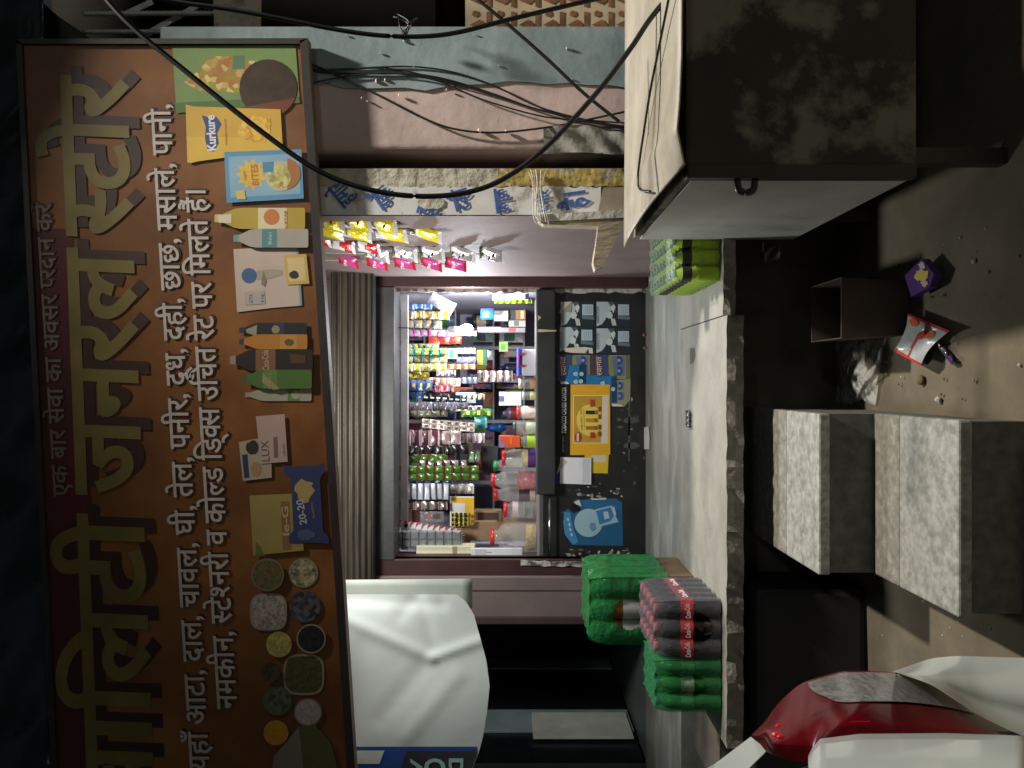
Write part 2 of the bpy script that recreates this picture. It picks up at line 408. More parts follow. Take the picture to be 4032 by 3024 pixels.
fo = MB(); fo.grid(lambda u, v: onp(2700 + 12 * v, 1615 + 68 * u, .012 + .006 * math.sin(u * 19 + v * 3)), 12, 3, mat("silver_foil", (.75, .75, .8), .18, metal=1))
tag(fo.build("foil_strip", solid=.002), "thin crumpled silver foil strip lying on the platform slab", "foil scrap")
for k, (x, y) in enumerate(((2542, 1318), (2544, 1370))):
    b = MB(); b.lathe([(.001, 0), (.012, .004), (.009, .014), (.002, .018)], onp(x, y, .0), mat("red_berry", (.35, .05, .05), .5, var=.4), n=9)
    tag(b.build("flower_bit"), ("reddish dried petal nearer the bottle crate beside the counter foot", "reddish dried petal nearer the paper scrap beside the counter foot")[k], "petal", "dried red petals at the counter foot")

# two terrazzo steps
st = empty("front_steps", (-.33, 2.3, 0), "two speckled grey terrazzo steps leading up to the platform", "steps")
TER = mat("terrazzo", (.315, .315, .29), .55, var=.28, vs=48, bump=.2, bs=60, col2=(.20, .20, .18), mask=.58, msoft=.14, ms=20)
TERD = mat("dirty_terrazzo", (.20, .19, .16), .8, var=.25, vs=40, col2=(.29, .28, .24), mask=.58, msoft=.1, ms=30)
RIS = mat("grey_riser", (.13, .13, .118), .8, var=.3, vs=30)
z1, z2 = CH - .914, CH - 1.087
sx0, sx1 = -.570, -.088
def tread(z, yf, yb, ydirt, zb, name):
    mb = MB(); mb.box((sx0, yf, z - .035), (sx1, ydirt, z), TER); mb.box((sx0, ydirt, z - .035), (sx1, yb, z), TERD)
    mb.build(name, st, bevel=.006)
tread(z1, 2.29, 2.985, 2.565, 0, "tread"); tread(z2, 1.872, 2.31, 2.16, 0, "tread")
m = MB(); m.box((sx0 + .002, 2.315, z2 - .004), (sx1 - .002, 2.985, z1 - .035), RIS); m.build("riser", st)
m = MB(); m.box((sx0 + .004, 1.895, -.05), (sx1 - .004, 2.985, z2 - .035), RIS); m.build("riser", st)

# ---------------------------------------------------------------- the shop sign
SY = 2.80
sg = empty("shop_sign", P(1300, 1600, SY + .03), "long brown printed shop sign with yellow Hindi lettering above the shop", "sign")
SL = .0636               # the sign hangs a little lower on the left
def S(x, y, k=0):        # print layer k mm in front of the panel
    return P(x, y, SY - .001 * k)
SGN = mat("brown_printed_vinyl", (.245, .098, .026), .40, var=.3, vs=3.5, col2=(.13, .045, .015), mask=.56, msoft=.3, ms=2.2)
m = MB()
c = [(1188, 163), (80, 166), (80 + 3350 * .049, 3500), (1188 + SL * 3340, 3500)]
m.prism([P(x, y, SY) for x, y in c], (0, .012, 0), SGN)
m.build("panel", sg)
fm = MB()
FRM = mat("dark_sign_frame", (.03, .022, .02), .5, var=.3)
fm.prism([P(x, y, SY - .012) for x, y in [(1180, 160), (1212, 150), (1216 + SL * 3340, 3500), (1184 + SL * 3340, 3500)]], (0, .045, 0), FRM, mat("frame_side", (.17, .12, .10), .6))  # paler sides: lamp light on the frame's underside put into the colour
fm.prism([P(x, y, SY - .012) for x, y in [(1212, 150), (1180, 172), (62, 172), (62, 152)]], (0, .045, 0), FRM)
fm.prism([P(x, y, SY - .012) for x, y in [(62, 152), (84, 172), (84 + 3330 * .049, 3500), (62 + 3330 * .049, 3500)]], (0, .045, 0), FRM)
fm.build("frame", sg)
mar = MB(); mar.poly([S(x, y, 1) for x, y in [(118, 900), (285, 900), (300 + 2600 * SL, 3500), (118 + 2600 * .049, 3500)]], mat("maroon_print_band", (.09, .014, .016), .45, var=.2, vs=3)); mar.build("printed_band", sg)
GOLD = mat("olive_gold_print", (.185, .14, .034), .5, var=.2, vs=6); SHD = mat("print_shadow_brown", (.045, .016, .010), .5)
CRM = mat("pale_pink_white_print", (.56, .485, .445), .5, var=.12, vs=20)
h = lambda s, k=.70: (s, k)
stor = [h("स", .69), "ट", "ा", "े", "र"]; jan = ["जनरल"]; qual = [h("क", .60), "वा", "ि", "ल", "टी"]
def head(txt, yl, yr, base_r, name):
    for dx, dy, k, mt_ in ((42, -36, 2, SHD), (0, 0, 3, GOLD)):
        mb = MB(); bl = base_r + (yl - 304) * SL * .60
        br = base_r + (yr - 304) * SL * .60
        def fn(u, v): return S(bl + (br - bl) * u - v / .62 * 247 + dx, yl + (yr - yl) * u + dy - v / .62 * 10, k)
        put_text(mb, txt, fn, mt_, .022)
        mb.build("lettering", sg)
head(stor, 940, 304, 492, "stor"); head(jan, 1958, 985, 492, "jan"); head(qual, 3400, 2031, 492, "qual")
def line(txt, yl, yr, xl, xr, hpx, mt_, off=.012):
    for dx, dy, k, mm in ((7, -8, 2, SHD), (0, 0, 3, mt_)):
        mb = MB()
        put_text(mb, txt, lambda u, v: S(xl + (xr - xl) * u - v / .62 * hpx + dx, yl + (yr - yl) * u + dy, k), mm, off)
        mb.build("lettering", sg)
line(["हमारे", " ", "यहाँ", " ", "आटा", ", ", "दाल", ", ", "चावल", ", ", "घी", ", ", "तेल", ", ", "पनीर", ", ", "दूध", ", ", "दही", ", ", "छाछ", ", ", "मसाले", ", ", "पानी", ","],
     3262, 411, 838, 668, 74, CRM)
line(["नमकीन", ", ", h("स"), "टे", h("श", .72), "नरी", " ", "व", " ", "को", h("ल", .74), "ड", " ", "ि", "ड्", h("क", .60), "स", " ", "उ", "ि", "चत", " ", "रेट", " ", "पर", " ", "ि", "मलते", " ", "हैं", "।"],
     2792, 750, 934, 808, 76, CRM)
line(["एक", " ", "बार", " ", "सेवा", " ", "का", " ", "अवसर", " ", h("प", .72), "रदान", " ", "करें"], 1955, 800, 272, 200, 58, mat("faded_grey_print", (.20, .14, .115), .5), .012)

def q(z, k):             # zoom coordinates -> photo coordinates (first two zoom windows over the sign)
    f_ = 1400 / 2212; oy = (0, 1000, 1974)[k]
    return [(x * f_, y * f_ + oy) for x, y in z]
def dusty(c):             # print colours greyed and tinted towards brown
    g_ = sum(c) / 3; return tuple(min(255, 1.0 * (.76 * v + .20 * g_ + .06 * d)) for v, d in zip(c, (150, 90, 50)))
class Pic:
    N = 0
    def __init__(s): s.mb = MB(); s.k = 2.0 + 1.3 * (Pic.N % 6); Pic.N += 1
    def p(s, pts, c):
        s.k += .12; mt_ = c if not isinstance(c, tuple) else flat(dusty(c)); s.mb.poly([S(x, y, s.k) for x, y in pts], mt_); return s
    def t(s, txt, a, b, hpx, c, off=.0, sk=0):
        s.k += .12; (xa, ya), (xb, yb) = a, b; k = s.k
        dx, dy = xb - xa, yb - ya; ln = math.hypot(dx, dy); nx, ny = dy / ln, -dx / ln   # up of the letters
        if nx > 0: nx, ny = -nx, -ny
        put_text(s.mb, txt, lambda u, v: S(xa + dx * u + nx * v / .7 * hpx, ya + dy * u + ny * v / .7 * hpx, k), flat(dusty(c)) if isinstance(c, tuple) else c, off)
        return s
    def done(s, name="printed_picture"): return s.mb.build(name, sg)
# green noodle bag, snack bags
NOOD = speck("print_noodles", L((150, 150, 60)), L((215, 200, 120)), 45, c3=L((170, 110, 50)), bump=0)
Pic().p(q([(1072, 290), (1838, 282), (1866, 640), (1098, 704)], 0), (112, 150, 76)).p(q(blob(1480, 470, 300, 120, j=.2, seed=2), 0), NOOD).p(q([(1450, 345), (1520, 345), (1525, 430), (1445, 430)], 0), (70, 130, 80)) \
    .p(q([(1080, 640), (1860, 600), (1866, 640), (1098, 704)], 0), (70, 120, 50)).done()
Pic().p(q(circ(1668, 548, 180, 28), 0), mat("print_dark_dish", (.045, .022, .010), .5, var=.4, vs=20)).p(q(circ(1668, 548, 180, 12, a0=20, a1=140), 0), (120, 50, 20)).done()
Pic().p(q([(1155, 650), (1200, 662), (1745, 680), (1760, 930), (1400, 960), (1190, 1015), (1165, 1010)], 0), (226, 176, 40)) \
    .p(q([(1160, 850), (1740, 860), (1760, 930), (1172, 1012)], 0), (236, 190, 50)) \
    .p(q([(1255, 715), (1310, 735), (1345, 725), (1378, 770), (1350, 830), (1362, 890), (1330, 945), (1290, 930), (1275, 860), (1280, 790)], 0), (34, 66, 150)) \
    .t("Kurkure", *q([(1345, 935), (1332, 715)], 0), 34, (235, 235, 235), .03) \
    .p(q(blob(1590, 800, 100, 90, j=.2, seed=4), 0), speck("print_sticks", L((200, 150, 40)), L((240, 200, 90)), 70, bump=0)).t("masala munch", *q([(1412, 900), (1405, 740)], 0), 9, (180, 110, 30)).done()
star = []
for k in range(22): star.append((1565 + (105 if k % 2 else 65) * math.cos(k * math.pi / 11), 1085 + (105 if k % 2 else 68) * math.sin(k * math.pi / 11)))
Pic().p(q([(1395, 945), (1875, 928), (1890, 1235), (1410, 1262)], 0), (74, 150, 205)).p(q([(1420, 975), (1860, 955), (1870, 1205), (1435, 1230)], 0), (124, 180, 215)).p(q(star, 0), (240, 190, 50)) \
    .t("BITES", *q([(1610, 1150), (1600, 1020)], 0), 26, (200, 120, 30), .02).t("TASTY", *q([(1535, 1120), (1530, 1060)], 0), 10, (190, 60, 40)).p(q(circ(1745, 1095, 95, 22), 0), (196, 190, 150)) \
    .p(q(circ(1770, 1080, 100, 10, a0=-80, a1=80), 0), (180, 110, 50)).p(q(blob(1735, 1100, 70, 75, seed=5), 0), speck("print_fries", L((150, 140, 80)), L((220, 210, 140)), 80, bump=0)) \
    .p(q([(1635, 1010), (1700, 1005), (1700, 1070), (1635, 1070)], 0), (60, 140, 190)).p(q([(1465, 1190), (1520, 1180), (1530, 1240), (1475, 1240)], 0), (230, 200, 90)).done()
def bottle(pic, x0, x1, y0, y1, k, body, cap, label=None, lab=(.45, .75), neck=.22):
    yc = (y0 + y1) / 2; hh = (y1 - y0) / 2; l = x1 - x0
    pic.p(q([(x0, yc - hh * .35), (x0 + l * .07, yc - hh * .4), (x0 + l * .07, yc + hh * .4), (x0, yc + hh * .35)], k), cap)
    pic.p(q([(x0 + l * .07, yc - hh * .33), (x0 + l * neck, yc - hh * .9), (x0 + l * (neck + .08), yc - hh), (x1 - 6, yc - hh), (x1, yc - hh * .8), (x1, yc + hh * .8), (x1 - 6, yc + hh), (x0 + l * (neck + .08), yc + hh), (x0 + l * neck, yc + hh * .9), (x0 + l * .07, yc + hh * .33)], k), body)
    if label: pic.p(q([(x0 + l * lab[0], yc - hh * .98), (x0 + l * lab[1], yc - hh * .98), (x0 + l * lab[1], yc + hh * .98), (x0 + l * lab[0], yc + hh * .98)], k), label)
    return pic
b = bottle(Pic(), 1335, 1898, 1292, 1424, 0, (196, 166, 40), (205, 195, 120), (222, 214, 170), (.48, .80)); b.p(q(circ(1690, 1350, 50, 14), 0), (216, 120, 50)).p(q([(1355, 1340), (1440, 1330), (1440, 1390), (1360, 1385)], 0), (225, 220, 180)).t("FORTUNE", *q([(1790, 1418), (1785, 1310)], 0), 12, (200, 90, 30)).done()
b = bottle(Pic(), 1452, 1918, 1424, 1540, 0, (172, 166, 158), (96, 160, 160), (70, 142, 150), (.38, .58)); b.t("Bisleri", *q([(1690, 1520), (1690, 1445)], 0), 14, (200, 225, 220)).done()
Pic().p(q([(1452, -30), (1840, -48), (1852, -20), (1870, 150), (1866, 322), (1700, 335), (1475, 362)], 1), (202, 182, 170)).p(q([(1840, -48), (1855, -55), (1880, 320), (1866, 322)], 1), (110, 160, 190)) \
    .p(q(circ(1550, 135, 48, 16), 1), (50, 96, 160)).p(q([(1595, 105), (1700, 95), (1755, 100), (1755, 130), (1640, 165), (1600, 160)], 1), (176, 160, 140)).p(q([(1640, 100), (1660, 170), (1650, 205), (1625, 190)], 1), (140, 120, 100)) \
    .p(q([(1520, 235), (1645, 230), (1650, 310), (1525, 318)], 1), (182, 170, 166)).t("ATTA", *q([(1575, 305), (1570, 250)], 1), 14, (70, 110, 150)).t("5 kg", *q([(1640, 300), (1635, 250)], 1), 10, (70, 110, 150)).done()
Pic().p(q([(1762, 5), (1905, 0), (1925, 185), (1785, 192)], 1), (214, 180, 80)).p(q([(1785, 25), (1890, 20), (1902, 165), (1800, 172)], 1), (228, 202, 130)).p(q(blob(1830, 130, 30, 26, seed=7), 1), (40, 40, 50)).done()
b = bottle(Pic(), 1488, 1910, 428, 520, 1, (22, 30, 44), (26, 40, 90), (30, 50, 90), (.5, .66)); b.p(q(circ(1715, 470, 26, 12), 1), (150, 140, 80)).p(q([(1530, 470), (1600, 440), (1595, 510), (1535, 490)], 1), (150, 145, 130)).done()
b = bottle(Pic(), 1488, 1912, 500, 592, 1, (196, 122, 30), (30, 50, 110), (206, 140, 40), (.6, .85)); b.p(q(blob(1800, 550, 30, 22, seed=9), 1), (100, 80, 30)).done()
b = bottle(Pic(), 1430, 1945, 592, 728, 1, (34, 22, 14), (150, 130, 116), (130, 82, 44), (.31, .55)); b.t("Coca-Cola", *q([(1675, 722), (1668, 598)], 1), 26, (190, 165, 140), .01).p(q([(1800, 620), (1900, 630), (1900, 680), (1810, 680)], 1), (84, 50, 24)).done()
b = bottle(Pic(), 1508, 1940, 720, 838, 1, (66, 116, 34), (60, 96, 50), (84, 136, 50), (.30, .5)); b.p(q([(1635, 740), (1740, 840), (1700, 845), (1630, 800)], 1), (150, 140, 90)).t("Sprite", *q([(1700, 838), (1690, 735)], 1), 18, (160, 160, 100)).done()
b = bottle(Pic(), 1525, 1938, 838, 915, 1, (160, 160, 142), (150, 150, 140), (96, 136, 60), (.64, .82)); b.p(q(circ(1840, 876, 28, 14), 1), (160, 170, 130)).done()
Pic().p(q([(1485, 1170), (1590, 1150), (1688, 1150), (1690, 1392), (1512, 1412)], 1), (176, 160, 136)).p(q([(1505, 1250), (1540, 1245), (1552, 1392), (1520, 1396)], 1), (40, 44, 100)).p(q(blob(1570, 1205, 40, 44, seed=3), 1), (50, 40, 40)).p(q(blob(1592, 1340, 36, 46, seed=8), 1), (176, 130, 90)).done()
Pic().p(q([(1592, 1010), (1770, 996), (1790, 1292), (1622, 1306)], 1), (188, 156, 148)).t("LUX", *q([(1678, 1288), (1668, 1160)], 1), 30, (90, 80, 84), .0).p(q([(1700, 1140), (1725, 1138), (1730, 1265), (1705, 1268)], 1), (120, 96, 92)).t("soft skin", *q([(1775, 1255), (1768, 1180)], 1), 9, (120, 70, 66)).done()
Pic().p(q([(1552, 1502), (1860, 1490), (1885, 1790), (1890, 1845), (1575, 1876)], 1), (164, 142, 66)).p(q([(1590, 1790), (1620, 1820), (1650, 1880), (1590, 1876)], 1), (100, 116, 40)).p(q([(1745, 1540), (1800, 1538), (1812, 1840), (1760, 1842)], 1), (150, 96, 50)).t("le-G", *q([(1800, 1750), (1792, 1570)], 1), 26, (196, 172, 120), .02).done()
Pic().p(q([(1758, 1312), (1800, 1322), (1975, 1318), (2016, 1300), (2020, 1350), (1990, 1400), (2010, 1720), (2046, 1765), (2045, 1802), (1960, 1795), (1800, 1800), (1796, 1755), (1825, 1720), (1812, 1400), (1768, 1370)], 1), (34, 52, 112)) \
    .p(q(blob(1895, 1470, 55, 70, j=.3, seed=6), 1), (176, 150, 84)).t("20-20", *q([(1910, 1680), (1885, 1525)], 1), 28, (176, 180, 190), .02).t("butter", *q([(1960, 1640), (1945, 1540)], 1), 12, (180, 140, 70)).p(q(blob(1900, 1748, 60, 34, j=.2, seed=12), 1), (62, 84, 132)).done()
# bowls of spice and pulses
def bowl(x, y, r, grain, rim=None, ry=None, sq=False):
    def ring(rr, rry):
        if not sq: return circ(x, y, rr, 26, rry)
        return [(x + rr * math.copysign(abs(math.cos(a)) ** .6, math.cos(a)), y + rry * math.copysign(abs(math.sin(a)) ** .6, math.sin(a))) for a in [math.pi * 2 * k / 28 + .5 for k in range(28)]]
    p = Pic()
    if rim: p.p(q(ring(r, ry or r), 2), rim); p.p(q(ring(r * .9, (ry or r) * .9), 2), grain)
    else: p.p(q(ring(r, ry or r), 2), grain)
    p.done("printed_bowl")
sp = lambda n, a, b, s=90: speck("print_" + n, L(a), L(b), s, bump=0)
bowl(1665, 457, 103, sp("cumin", (84, 74, 44), (112, 100, 60), 120), (120, 112, 84)); bowl(1887, 445, 92, sp("chick", (92, 84, 60), (196, 184, 148), 75), (150, 140, 110))
bowl(1670, 688, 116, sp("rice", (130, 116, 106), (190, 176, 166), 110), (150, 138, 128), sq=True); bowl(1897, 655, 98, sp("beans", (28, 28, 36), (104, 96, 104), 60))
bowl(1735, 890, 80, sp("dal", (150, 136, 70), (196, 180, 100), 100)); bowl(1936, 855, 92, sp("mustard", (16, 14, 18), (48, 40, 44), 110), (158, 140, 118))
bowl(1683, 1068, 60, sp("herb", (50, 44, 22), (88, 78, 34), 90)); bowl(1890, 1078, 128, sp("moong", (66, 60, 34), (92, 86, 48), 130), (150, 138, 110), sq=True)
bowl(1725, 1240, 92, sp("green_leaf", (52, 62, 46), (98, 108, 78), 80), (84, 84, 66)); bowl(1916, 1312, 88, sp("salt", (150, 134, 130), (180, 164, 158), 120), (120, 108, 100)); bowl(1717, 1440, 78, sp("turmeric", (176, 124, 24), (196, 142, 32), 60))
Pic().p(q([(1690, 1700), (1700, 1590), (1780, 1500), (1860, 1400), (1890, 1500), (1890, 1700)], 2), (126, 116, 102)).p(q([(1860, 1400), (1960, 1390), (2060, 1500), (2096, 1640), (2090, 1700), (1890, 1700)], 2), (84, 88, 46)).done()

# ---------------------------------------------------------------- painted paper strip on the jamb
ps_ = empty("paper_notice_strip", P(1800, 800, YF), "long white paper notice with blue handwriting down the jamb", "notice")
PAP = mat("worn_white_paper", (.74, .73, .74), .7, var=.10, vs=8, col2=(.40, .37, .32), mask=.57, msoft=.06, ms=7)
m = MB(); rn = random.Random(8)
top = [(1150 + 16 * k, 740 - 4 + rn.uniform(-5, 5)) for k in range(77)]
for k in range(76): m.poly([P(top[k][0], top[k][1], YF - .010), P(top[k + 1][0], top[k + 1][1], YF - .010), P(top[k + 1][0], 846, YF - .010), P(top[k][0], 846, YF - .010)], PAP)
m.build("paper", ps_)
INK = mat("blue_marker_ink", (.055, .12, .40), .6, var=.25, vs=40)
def hand(txt, a, b, hpx, name="handwriting"):
    """a = left end of the head line, b = right end"""
    mb = MB(); (xa, ya), (xb, yb) = a, b; dx, dy = xb - xa, yb - ya; ln = math.hypot(dx, dy); nx, ny = -dy / ln, dx / ln
    if nx < 0: nx, ny = -nx, -ny
    put_text(mb, txt, lambda u, v: P(xa + dx * u + nx * (.62 - v) / .62 * hpx, ya + dy * u + ny * (.62 - v) / .62 * hpx, YF - .0125), INK, .022); mb.build(name, ps_)
hand(["हमारे"], (1358, 822), (1290, 740), 62); hand(["यहाँ"], (1510, 830), (1455, 752), 58); hand(["दूध"], (1640, 838), (1660, 770), 60)
hand(["दही"], (1800, 835), (1775, 748), 60); hand(["छाछ"], (1958, 842), (1945, 744), 66); hand(["पनीर"], (2130, 838), (2120, 748), 40); hand(["है।"], (2232, 828), (2222, 760), 80)
m = MB()
m.poly([P(*z, YF - .0135) for z in blob(1700, 800, 55, 24, j=.25, seed=3)], PLAS); m.build("torn_patch", ps_)
m = MB(); m.poly([P(x, y, YF - .0135) for x, y in [(2375, 738), (2462, 736), (2462, 846), (2352, 846)]], mat("brown_paper", (.34, .28, .215), .8, var=.2, vs=14)); m.build("brown_end", ps_)
# plaster ledge and triangular wooden bracket under the strip
br = empty("wall_bracket", P(2350, 960, 2.8), "weathered triangular plaster and wood bracket below the paper notice", "bracket")
m = MB(); m.prism([P(x, y, YF - .045) for x, y in [(2110, 845), (2462, 826), (2462, 856), (2120, 872)]], (0, .04, 0), mat("chipped_white_ledge", (.55, .53, .49), .8, var=.2, vs=18, bump=.6, bs=40)); m.build("ledge", br, bevel=.004)
m = MB(); m.prism([P(x, y, YF - .04) for x, y in [(2120, 868), (2462, 854), (2462, 870), (2376, 1046), (2344, 1066), (2336, 1034), (2356, 890), (2140, 884)]], (0, .06, 0), WOOD); m.build("wedge", br, bevel=.003)
jt = MB(); rn = random.Random(2); JUTE = mat("pale_jute_string", (.55, .50, .42), .9, var=.25, vs=50)
for k in range(7):
    pts = [P(2078 + k * 11 + rn.uniform(-6, 6), 668 + rn.uniform(-4, 12), YF - .022), P(2098 + k * 6, 730 + rn.uniform(-8, 8), YF - .03), P(2104 + k * 5 + rn.uniform(-6, 6), 790, YF - .04), P(2100 + k * 9, 850, YF - .055), P(2108 + k * 8 + rn.uniform(-8, 8), 878 + rn.uniform(-6, 8), YF - .05)]
    jt.tube(spline(pts, 6), .0016 + .0008 * (k % 2), JUTE, n=5)
tag(jt.build("jute_string"), "frayed pale jute string knotted round the ledge over the paper notice", "string")

# ---------------------------------------------------------------- right-hand background, pole, tiled wall
TILE = mat("cream_tile", (.52, .42, .29), .6, var=.15, vs=12); TILB = mat("brown_tile_figure", (.22, .095, .04), .6, var=.4, vs=30)
m = MB(); YT = 3.3; tw = empty("tiled_wall", P(2200, 20, YT), "cream and brown patterned tile wall beyond the pier", "wall")
m.prism([P(x, y, YT) for x, y in [(1832, 125), (2620, 125), (2620, -140), (1832, -140)]], (0, .1, 0), TILE); m.build("tile_face", tw)
m = MB()
for k in range(8):
    xx = 1850 + 96 * k
    for yy in (-90, 8, 106):
        m.poly([P(x, y, YT - .004) for x, y in [(xx, yy - 8), (xx + 40, yy - 30), (xx + 62, yy - 8), (xx + 40, yy + 10)]], TILB)
        m.poly([P(x, y, YT - .004) for x, y in circ(xx + 22, yy - 52, 13, 10)], TILB)
        m.poly([P(x, y, YT - .004) for x, y in [(xx + 66, yy - 60), (xx + 82, yy - 60), (xx + 82, yy + 20), (xx + 66, yy + 20)]], TILB)
m.build("tile_pattern", tw)
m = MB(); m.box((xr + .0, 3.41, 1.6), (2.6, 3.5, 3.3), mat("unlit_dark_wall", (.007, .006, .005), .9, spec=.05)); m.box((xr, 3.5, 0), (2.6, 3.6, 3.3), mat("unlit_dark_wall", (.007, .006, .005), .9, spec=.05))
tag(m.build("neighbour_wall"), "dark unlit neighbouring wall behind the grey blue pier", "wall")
m = MB(); RUSTY = mat("rust_stained_whitewash", (.50, .44, .38), .8, var=.15, vs=8, col2=(.24, .10, .045), mask=.56, msoft=.12, ms=9)
m.prism([P(x, y, 3.0) for x, y in [(838, -60), (1004, -60), (1000, 118), (843, 118)]], (0, .08, 0), RUSTY); m.build
tag(m.build("rusty_bracket_plate", bevel=.004), "rust stained whitewashed plate beside the lattice pole", "plate")
lp = empty("lattice_pole", P(600, 80, 3.1), "steel lattice pole of twisted bars and flat braces above the sign", "pole")
STEEL = mat("grey_galvanised_steel", (.55, .55, .52), .4, metal=.2, var=.2, vs=20)
for yb in (54, 126):
    m = MB(); a, b_ = P(330, yb, 3.05), P(900, yb - 2, 3.05); n = 70
    m.tube([a.lerp(b_, k / n) for k in range(n + 1)], [.0085 + .0022 * (k % 2) for k in range(n + 1)], STEEL, n=7); m.build("twisted_bar", lp)
for a, b_ in (((470, 65), (600, 5)), ((545, 150), (780, 20))):
    m = MB(); A, B = P(*a, 3.08), P(*b_, 3.08); d = (B - A).normalized(); nn = Vector((d.z, 0, -d.x)) * .011
    m.prism([A + nn, B + nn, B - nn, A - nn], (0, .005, 0), STEEL); m.build("brace", lp)
cv = MB()
cv.grid(lambda u, v: P(90 + (250 * v + 20) * u + 5 * math.sin(v * 9), 160 - 190 * (1 - v), 2.9 + .02 * math.sin(u * 9 + v * 5)), 8, 10, mat("grey_tarpaulin", (.028, .03, .028), .7, var=.2))
tag(cv.build("tarpaulin", solid=.003), "dim grey tarpaulin corner above the right end of the sign", "tarpaulin")

aw = MB()  # unseen sheet added to shade the sign's upper right from the street lamp
aw.grid(lambda u, v: (2.1 - 1.35 * u, 2.30 + .40 * v, 3.81 + .55 * u + .10 * v + .02 * math.sin(u * 40)), 40, 6, mat("rusty_tin_awning", (.14, .11, .09), .6, metal=.3, var=.3))
aw.grid(lambda u, v: (2.1 - 1.35 * u, 2.30, 3.81 + .55 * u + .7 * v), 30, 4, _M["rusty_tin_awning"])
tag(aw.build("tin_awning", solid=.004), "rusty tin awning tilted above the right end of the sign", "awning")
sheet = MB()
sheet.grid(lambda u, v: P(-160 + (330 + 30 * u) * v, -60 + 3400 * u, 3.1 - .25 * v + .05 * math.sin(u * 37 + v * 3) * math.sin(v * 7 + u * 11) + .02 * math.sin(u * 120 + v * 9)), 90, 16, mat("dark_plastic_canopy", (.022, .028, .030), .32, var=.3, vs=6, bump=.5, bs=9))
tag(sheet.build("plastic_canopy", solid=.002), "dark wrinkled plastic sheet stretched along the top of the sign", "canopy sheet")

# ---------------------------------------------------------------- overhead cables
def cable(pts, r, Y, label, dY=0):
    mb = MB(); n = len(pts)
    mb.tube(spline([P(x, y, Y + dY * k / (n - 1)) for k, (x, y) in enumerate(pts)], 10), r, RUB, n=8)
    return tag(mb.build("cable"), label, "cable", "black cables hanging across the front")
cable([(300, -160), (430, 10), (545, 128), (700, 255), (980, 480), (1200, 640), (1350, 715), (1520, 760), (1690, 773), (1850, 755), (1990, 700), (2150, 580), (2350, 365), (2480, 195), (2560, 75), (2655, -40)], .0072, 2.05, "thick black cable looping widest across the sign corner and paper notice")
cable([(520, -30), (700, 8), (900, 36), (1100, 72), (1300, 112), (1480, 138), (1650, 144), (1800, 128), (2000, 78), (2200, 30), (2420, -20)], .0066, 2.1, "thick black cable sagging along the grey blue edge of the pier")
cable([(1860, -20), (2010, 105), (2150, 228), (2300, 368), (2440, 480)], .0052, 2.2, "straight black cable slanting from the tiled wall to the box")
cable([(1150, 220), (1240, 258), (1330, 296), (1500, 380), (1660, 462), (1790, 508), (1950, 522), (2150, 502), (2300, 474), (2470, 438)], 0.0040, 2.83, "thin grey black cable bowing lowest over the pink pier")
for pts, r, Y, lb in (
    ([(1150, 268), (1300, 274), (1500, 264), (1650, 264), (1800, 288), (1950, 340), (2120, 420), (2300, 470), (2470, 500)], .0032, 2.835, "thin black wire arching highest over the pink and blue join"),
    ([(1150, 272), (1300, 286), (1480, 290), (1640, 292), (1780, 318), (1950, 372), (2120, 432), (2300, 474), (2470, 505)], .0032, 2.835, "thin black wire running second in the bundle over the pink pier"),
    ([(1150, 285), (1300, 276), (1480, 268), (1600, 280), (1740, 316), (1920, 366), (2110, 428), (2300, 470), (2470, 485)], .0030, 2.835, "thin black wire crossing between the other bundled wires"),
    ([(1150, 350), (1260, 320), (1400, 296), (1560, 290), (1720, 318), (1900, 392), (2120, 455), (2300, 478), (2470, 512)], .0030, 2.83, "thin black wire rising from the sign edge into the bundle")):
    cable(pts, r, Y, lb)
kn = MB(); rn = random.Random(4)
for k in range(6):
    a = P(1590 + rn.uniform(-16, 16), 130 + rn.uniform(-6, 14), 2.75)
    kn.tube(spline([a, a + Vector((rn.uniform(.0, .05), rn.uniform(-.03, .03), rn.uniform(-.03, .03))), a + Vector((rn.uniform(.04, .11), rn.uniform(-.03, .03), rn.uniform(-.05, .05)))], 5), .0022, RUB, n=5)
kn.lathe([(.002, -.012), (.012, -.006), (.012, .008), (.002, .014)], P(1592, 142, 2.78), DARK, n=9)
tag(kn.build("wire_knot"), "tangled knot of dark wire ends on the edge of the grey blue pier", "wire knot")

# ---------------------------------------------------------------- big box on the right (lid, white side, dark front)
bx = empty("storage_box", (.9, 2.3, .25), "large dark fronted box with pale side and bent sheet lid on the right", "box")
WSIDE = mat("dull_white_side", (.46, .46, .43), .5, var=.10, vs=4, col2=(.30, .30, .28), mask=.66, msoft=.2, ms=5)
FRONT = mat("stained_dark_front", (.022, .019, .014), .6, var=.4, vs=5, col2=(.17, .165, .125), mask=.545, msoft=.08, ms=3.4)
bz0, bz1, bxl, by0, by1 = .26, .828, .512, 1.90, 2.735
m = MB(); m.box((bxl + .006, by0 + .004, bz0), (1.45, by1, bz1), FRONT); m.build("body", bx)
m = MB(); m.box((bxl, by0 + .03, bz0 + .004), (bxl + .005, by1 - .01, bz1 - .02), WSIDE); m.build("side_panel", bx, bevel=.002)
m = MB(); m.box((bxl - .003, by0 - .004, bz0), (bxl + .03, by0 + .03, bz1), FRM); m.build("corner_post", bx, bevel=.003)
m = MB(); m.tube(spline([(bxl - .002, by0 + .015, .70), (bxl - .03, by0 + .02, .69), (bxl - .03, by0 + .02, .66), (bxl - .002, by0 + .015, .655)], 6), .009, BLACK); m.build("latch", bx)
for a, b_ in ((.56, 1.95), (.56, 2.66), (1.38, 1.95), (1.38, 2.66)):
    m = MB(); m.box((a, b_, 0), (a + .04, b_ + .04, bz0), FRM); m.build("leg", bx)
